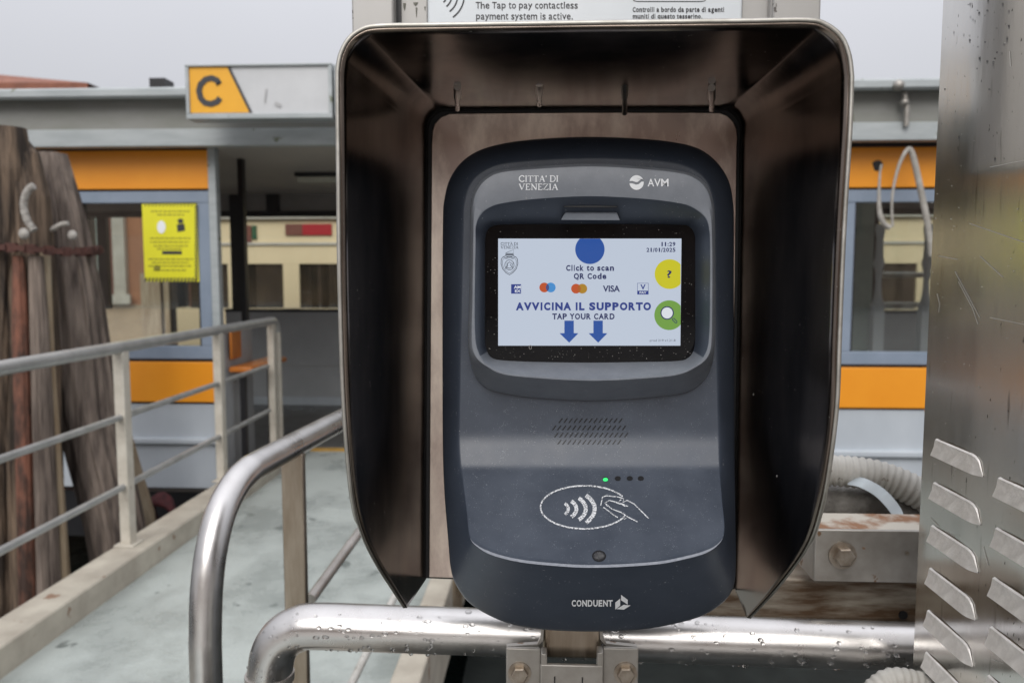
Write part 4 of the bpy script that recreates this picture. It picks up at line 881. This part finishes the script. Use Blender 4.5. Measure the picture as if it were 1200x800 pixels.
t.build('maker_logo', M['print_white'], vd, smooth=0)
# ---- lit display and its pictures
def sc1(a, b): return P(a, b, YG-.0003)
def sc2(a, b): return P(a, b, YG-.0005)
def sc3(a, b): return P(a, b, YG-.0007)
def sc4(a, b): return P(a, b, YG-.0009)
poly(MB(), [(583.8,279.6),(798.6,279.6),(797.3,404.9),(583.8,404.9)], sc1).build('display_area', E['scr'], gl, smooth=0)
t = MB(); wide_text(t, 'Click to scan', 663, 720, 310.6, 317.4, sc2, .04); wide_text(t, 'QR Code', 672, 711, 320.2, 327, sc2, .04)
wide_text(t, 'TAP YOUR CARD', 647.2, 720.6, 367.2, 374.2, sc2, .04); put_text(t, 'VISA', 706.5, 726.5, 334.4, 342, sc2, .03)
wide_text(t, '11:29', 774, 791.8, 283.6, 288.6, sc2, .03); wide_text(t, '21/01/2025', 757.4, 791.8, 290.4, 295.2, sc2, .03); t.build('small_lettering', E['navy'], gl, smooth=0)
t = MB(); wide_text(t, 'AVVICINA IL SUPPORTO', 604.5, 763.5, 354.2, 363.6, sc2, .055); t.build('title_lettering', E['title'], gl, smooth=0)
t = MB(); put_text(t, 'prod 219 v1.21.8', 761.5, 791.5, 397.4, 400.8, sc2, .0); serif_text(t, 'CITTÀ DI', 586.8, 607, 284.2, 287.2, sc2, .62); serif_text(t, 'VENEZIA', 586.8, 607.5, 288.2, 291.4, sc2, .62); t.build('fine_lettering', E['grey'], gl, smooth=0)
# crest: crown, shield, scrolls
t = MB()
poly(t, [(592.3,297.4),(602,297.4),(602,299.2),(592.3,299.2)], sc2); stroke(t, [(592.5,296.6),(596,294.8),(598,294.2),(601.8,292.8),(601.8,296.8),(592.5,296.8)], .5, sc2)
sh_ = [(587.5,303.5),(589.5,301),(593,302),(597,300.6),(601,302),(604.5,301),(606.3,303.5),(606.8,309),(605,315),(601,319.5),(597,322),(592.8,319.5),(589,315),(587.2,309)]
stroke(t, sh_, .8, sc2, True); stroke(t, [(597+(x-597)*.84, 311+(y-311)*.84) for x, y in sh_], .5, sc2, True)
stroke(t, circ(597,310.5,5.4,5.8,24), .7, sc2, True); stroke(t, [(593.5,313),(594.5,309),(597,307),(599.5,308.5),(598,310.5),(600,313),(597,314.5),(594,313.5)], .8, sc2, True)
stroke(t, [(592,315),(595,311.5),(594,308)], .7, sc2); stroke(t, [(601,315),(600,311),(601.5,308)], .7, sc2); stroke(t, [(590,301),(592,299.6),(594.5,300.8)], .6, sc2); stroke(t, [(604,301),(602,299.6),(599.5,300.8)], .6, sc2); poly(t, [(593.6,300.2),(600,300.2),(600,301.4),(593.6,301.4)], sc2)
t.build('city_crest', E['grey'], gl, smooth=0)
t = MB(); cc = [p for p in circ(691.3,292.2,17.2,17.2,64) if p[1] >= 279.7]; cc.sort(key=lambda p: math.atan2(p[0]-691.3, -(p[1]-292.2)) if False else -math.atan2(p[1]-285, p[0]-691.3))
lo_ = sorted([p for p in cc], key=lambda p: (math.atan2(p[1]-292.2, p[0]-691.3)+math.pi/2) % (2*math.pi)); poly(t, [(679.5,279.7)][:0]+[(703.1,279.7)]+lo_+[(679.5,279.7)], sc2); t.build('round_button', E['blue'], gl, smooth=0)
t = MB()
for x_ in (666.8, 700.8):
    poly(t, [(x_-5.4,375.6),(x_+5.6,375.6),(x_+5.6,390.2),(x_+11,390.4),(x_+.2,401.4),(x_-11,390.4),(x_-5.4,390.2)], sc2)
t.build('arrows', E['blue'], gl, smooth=0)
def side_button(cx, cy, r_, e, nm):
    ptsb = [p if p[0] <= 797.3 else (797.6, p[1]) for p in circ(cx, cy, r_, r_, 56)]; return poly(MB(), ptsb, sc2).build(nm, e, gl, smooth=0)
side_button(784.6, 321.2, 17.4, E['yellow'], 'help_button'); t = MB(); put_text(t, '?', 781.6, 787, 316.8, 325.6, sc3, .02); t.build('question_mark', E['navy'], gl, smooth=0)
side_button(784.2, 369.2, 17.4, E['green'], 'search_button'); poly(MB(), circ(781.8,366.6,6.6,6.6,30), sc3).build('lens', E['white'], gl, smooth=0)
t = MB(); stroke(t, circ(781.8,366.6,7.2,7.2,36), 1.3, sc4, True); stroke(t, [(788.2,373.2),(790,373),(793.4,376.8),(793,378.4),(791.2,378),(788,374.6)], .9, sc4, True); t.build('magnifier', E['navy'], gl, smooth=0)
poly(MB(), [(599,333),(610.6,333),(610.6,344),(599,344)], sc2).build('card_logo', E['title'], gl, smooth=0)
t = MB(); put_text(t, 'AM', 602.2, 610.2, 334.6, 338.2, sc3, .03); put_text(t, 'EX', 603.4, 610.2, 339.4, 342.6, sc3, .03); t.build('card_logo_lettering', E['white'], gl, smooth=0)
def pair(cx, cy, r_, dx, ea, eb, em):
    poly(MB(), circ(cx, cy, r_, r_, 36), sc2).build('card_logo', ea, gl, smooth=0); poly(MB(), circ(cx+dx, cy, r_, r_, 36), sc3).build('card_logo', eb, gl, smooth=0)
    h = math.sqrt(r_*r_-dx*dx/4); a = math.degrees(math.atan2(h, dx/2)); l1 = circ(cx, cy, r_, r_, 14, -a, a); l2 = circ(cx+dx, cy, r_, r_, 14, 180-a, 180+a); poly(MB(), l1+l2[1:-1], sc4).build('card_logo_overlap', em, gl, smooth=0)
pair(637.8, 336.8, 5.7, 7.6, E['orange'], E['sky'], E['mid']); pair(675, 338.2, 5.7, 7.4, E['orange'], E['amber'], E['mid2'])
t = MB(); stroke(t, [(747,331.8),(759.8,331.8),(759.8,344.8),(747,344.8)], .6, sc2, True); poly(t, [(746.8,340.6),(760,340.6),(760,345),(746.8,345)], sc2); put_text(t, 'V', 750.4, 756.6, 333.2, 339.2, sc2, .03); t.build('card_logo', E['title'], gl, smooth=0)
t = MB(); put_text(t, 'PAY', 749.5, 757.5, 341.6, 344.1, sc3, .02); t.build('card_logo_lettering', E['white'], gl, smooth=0)
# rain specks on the glass and lower bezel
random.seed(5); t = MB()
for i in range(110):
    side = random.random()
    if side < .6: x_, y_ = random.uniform(590, 812), random.uniform(406.5, 421)
    elif side < .75: x_, y_ = random.uniform(571, 582), random.uniform(300, 415)
    elif side < .9: x_, y_ = random.uniform(800, 812), random.uniform(330, 418)
    else: x_, y_ = random.uniform(580, 800), random.uniform(266, 278)
    r_ = random.uniform(.2, .55); poly(t, circ(x_, y_, r_*random.uniform(.8,1.5), r_, 7), sc1)
stroke(t, circ(621.5,406.8,1.4,2.3,12), .6, sc4, True); o = t.build('dried_specks', mat('dried_drops', (.30,.29,.27), (.14,.13,.12), rough=.6, scale=800), gl, smooth=0); o['kind'] = 'stuff'
MB().add([P(a, b, .6365) for a, b in circ(691, 438.2, 1.2, 1.2, 12)], [list(range(12))]).build('pin_hole', M['black'], vd, smooth=0)

# ============================================================ STEEL CABINET with louvres (right)
XC = P(1086, 400, .735).x
cb = thing('steel_cabinet', (XC+.2, .5, 0), 'tall scratched stainless steel cabinet with slanted louvres at the right edge', 'cabinet')
Y1 = PX(1086, 400, XC).y; Y0 = .12
MB().box(XC, XC+.45, Y0, Y1, -.02, 2.6).build('body', M['cabinet'], cb, bevel=.002)
def louv(pa, pb):
    a = PX(*pa, XC); b = PX(*pb, XC); zc_ = (a.z+b.z)/2; return a.y, b.y, zc_
ya, yb, z0_ = louv((1098,521), (1153,550)); _, _, z4 = louv((1089,722), (1141,772))
dz = (z0_-z4)/4; yc, _, zc0 = louv((1172,567), (1230,600)); h_ = .0145; pr_ = .0052
def louvre(y0_, y1_, z):
    near, far = min(y0_, y1_), max(y0_, y1_); n = 14; rows = [[], [], [], [], []]
    for i in range(n+1):
        t = i/n; y = far+(near-far)*t
        e = max(.04, math.sqrt(max(0, 1-(max(0, t-.80)/.20)**2)))
        zb = z-h_*.55; zt = z+h_*.45
        zt = zb+(zt-zb)*e
        pe = pr_*e
        rows[0].append(Vector((XC-.0003, y, zt+.0012*e))); rows[1].append(Vector((XC-.0016*e-.0004, y, zt)))
        rows[2].append(Vector((XC-.0004-pe*.5, y, zt+(zb-zt)*.47))); rows[3].append(Vector((XC-.0004-pe*.96, y, zt+(zb-zt)*.93))); rows[4].append(Vector((XC-.0004-pe, y, zb)))
    m = MB(); m.rings(rows, closed=False); f0 = Vector((XC+.0003, far, z-h_*.55))
    m.add([r_[0] for r_ in rows]+[f0], [[0,1,2,3,4,5]])
    sc_b = m.build('louvre', M['louvre'], cb, smooth=40, recalc=False)
    k = MB(); zb = z-h_*.55; k.add([Vector((XC-.0006, far+(near-far)*i/n, zb+.001)) for i in range(n+1)]+[Vector((XC-.0006, far+(near-far)*i/n, zb-.0022*(1-(i/n)**4))) for i in range(n+1)], [(i, i+1, n+2+i, n+1+i) for i in range(n)])
    k.build('slot', M['black'], sc_b, smooth=0)
    k = MB(); zz = z+h_*.45; k.add([Vector((XC-.0005, far+(near-far)*i/n, zz+.0016*math.sin(math.pi*min(1,i/n+.1))+.0004)) for i in range(n-1)]+[Vector((XC-.0005, far+(near-far)*i/n, zz-.0002)) for i in range(n-1)], [(i, i+1, n+i, n-1+i) for i in range(n-2)]); k.build('crease', M['steel_brown'], sc_b, smooth=0)  # dark strip painting the shadow line above the scoop
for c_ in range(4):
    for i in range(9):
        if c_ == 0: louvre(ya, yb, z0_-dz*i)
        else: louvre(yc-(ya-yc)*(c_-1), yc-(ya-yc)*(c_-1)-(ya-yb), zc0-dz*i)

random.seed(8); t = MB(); fc = lambda a, b: PX(a, b, XC-.0004)
for pts in ([(1136,262),(1165,272),(1200,284)], [(1148,300),(1160,311),(1175,325)], [(1119,318),(1132,342),(1148,372)], [(1123,330),(1140,362),(1146,380)], [(1160,196),(1200,188)], [(1100,300),(1122,304)], [(1098,344),(1101,356),(1100,366)], [(1183,60),(1184,78)], [(1160,372),(1200,380)], [(1108,622),(1118,628)], [(1090,606),(1100,616)], [(1162,772),(1176,777)], [(1152,640),(1158,662)]):
    stroke(t, pts, .7, fc)
for i in range(70):
    x_, y_ = random.uniform(1085, 1198), random.gauss(330, 130); r_ = random.uniform(.25, .7); poly(t, circ(x_, y_, r_*.8, r_*1.3, 6), fc)
o = t.build('scratches', mat('bright_scratch', (.62,.60,.56), (.5,.48,.45), rough=.5), cb, smooth=0); o['kind'] = 'stuff'
t = MB()
for i in range(36):
    x_, y_ = random.gauss(1150, 26), abs(random.gauss(0, 60)); l_ = random.uniform(.8, 5)*(1 if i % 5 else 1.8); w_ = random.uniform(.2, .6); 
    if x_ > 1106: poly(t, [(x_-w_,y_),(x_,y_-l_*.4),(x_+w_,y_),(x_+w_*.3,y_+l_)], fc)
o = t.build('pitting', M['ink'], cb, smooth=0); o['kind'] = 'stuff'
# specks thrown on the inside of the hood walls
t = MB()
for i in range(150):
    y_ = random.gauss(520, 110); x_ = random.gauss(937, 16) if i % 3 else random.gauss(430, 9)
    if not (150 < y_ < 650) or (x_ < 700 and (x_ < 416 or y_ > 560)) or (x_ > 700 and x_ > 962-max(0, y_-520)*.45): continue
    o_, n_w = (oR, nR) if x_ > 700 else (oL, nL); cc_ = PP(x_, y_, o_, n_w); 
    if cc_.y > Yb-.02 or cc_.y < Yf+.02: continue
    e1 = Vector((0, 0, 1)); e2 = n_w.cross(e1).normalized(); r_ = random.uniform(.0004, .0011); side_ = n_w if n_w.dot(Vector((0, .6, 1.4))-cc_) > 0 else -n_w
    t.add([cc_+side_*.0006+e1*r_*math.sin(a)*1.3+e2*r_*math.cos(a) for a in (0, 1.05, 2.1, 3.14, 4.2, 5.25)], [[0,1,2,3,4,5]])
o = t.build('dried_specks', mat('pale_specks', (.80,.78,.74), (.55,.53,.50), rough=.7, scale=500), hd, smooth=0); o['kind'] = 'stuff'

# ============================================================ BRACKET, BEAM, CONDUITS (right, behind the hood)
BYb = .86
bm_ = thing('support_beam', P(950, 700, BYb+.1), 'rust-streaked horizontal metal beam behind the hood above the wet tube', 'beam')
bz1, bz0 = P(960,682,BYb+.02).z, P(960,727,BYb+.02).z
MB().box(P(790,700,BYb+.02).x, P(1180,700,BYb+.02).x, BYb+.02, BYb+.09, bz0-.012, bz1+.004).build('web', M['beam'], bm_, bevel=.003)
MB().box(P(790,700,BYb+.02).x, P(1180,700,BYb+.02).x, BYb+.012, BYb+.020, bz0-.012, bz0+.004).build('flange', M['steel_brown'], bm_, bevel=.001)
q = P(1058,720,BYb+.02); MB().tube([q, q-Vector((0,.0015,0))], .0052, 16).build('hole', M['black'], bm_)
br = thing('steel_bracket', P(1012, 680, BYb), 'grey steel box bracket with one hex bolt between hood and cabinet', 'bracket')
ax, bx_ = P(955,650,BYb-.02).x, P(1078,650,BYb-.02).x; az, bz_2 = P(1010,682,BYb-.02).z, P(1010,621,BYb-.02).z
MB().box(ax, bx_+.08, BYb-.02, BYb-.015, az, bz_2).build('front_plate', M['galv'], br, bevel=.001)
MB().box(ax, bx_+.08, BYb-.0148, BYb+.045, bz_2-.006, bz_2-.001).build('top_flange', M['flange'], br, bevel=.001)
MB().box(ax, ax+.004, BYb-.0148, BYb+.045, az, bz_2-.0065).build('side_plate', M['galv'], br)
MB().hexbolt(P(987,650,BYb-.0205), (0,-1,0), .0112, .010).build('bolt', M['bolt'], br)
q = P(1063,648,BYb-.021); MB().tube([q, q-Vector((0,.001,0))], .0022, 10).build('rivet', M['bolt'], br)
wb = MB(); wb.box(P(930,650,1.05).x, P(1180,650,1.05).x, 1.02, 1.10, az-.05, bz_2-.035); wb.build('timber_batten', M['wood_tan'], label='weathered pale timber batten lying behind the steel bracket', cat='timber', bevel=.004)
# ribbed conduit
def ribbed(path, r_, label, pitch=.0082, nm='corrugated_hose'):
    pp = [Vector(p) for p in catmull([tuple(p) for p in path], 40, False)]; pts = []; L_ = 0; rs = []
    acc = [0]
    for i in range(1, len(pp)): acc.append(acc[-1]+(pp[i]-pp[i-1]).length)
    n = int(acc[-1]/pitch*8); j = 0
    for i in range(n+1):
        s_ = acc[-1]*i/n
        while j < len(acc)-2 and acc[j+1] < s_: j += 1
        pts.append(pp[j].lerp(pp[j+1], (s_-acc[j])/max(1e-9, acc[j+1]-acc[j]))); rs.append(r_*(1-.05*(1-math.cos(2*math.pi*s_/pitch))))
    return MB().tube(pts, rs, 26).build(nm, M['hose'], label=label, cat='hose', smooth=70)
ribbed([P(900,560,1.0), P(960,552,.99), P(990,552,.985), P(1030,558,.98), P(1070,574,.97), P(1130,608,.96), P(1180,650,.95)], .0205, 'off-white corrugated hose curving behind the hood above the grey pipe')
MB().tube([Vector(p) for p in catmull([tuple(q) for q in (P(880,590,1.02), P(960,588,1.01), P(1010,590,1.0), P(1060,598,.99), P(1120,616,.97), P(1180,640,.96))], 8, False)], .0215, 24).build('grey_pipe', M['pipe'], label='dark grey sheathed pipe under the corrugated hose', cat='pipe')
stp = MB(); sp = catmull([(998,563,.965),(1012,566,.95),(1030,576,.945),(1044,590,.935),(1053,604,.925),(1056,619,.905)], 6, False)
pa = [P(a, b, c_) for a, b, c_ in sp]; wv = Vector((.0062, .004, .004))
stp.rings([[p-wv for p in pa], [p+wv for p in pa], [p+wv+Vector((0,.002,0)) for p in pa], [p-wv+Vector((0,.002,0)) for p in pa]], closed=False); stp.build('cable_strap', M['strap'], label='flat pale strap hooked over the hose and down to the bracket', cat='strap', smooth=60)
ribbed([P(1020,812,.70), P(1040,797,.70), P(1062,796,.70), P(1090,806,.70), P(1130,840,.70)], .0105, 'small white corrugated hose at the bottom beside the cabinet', .006)
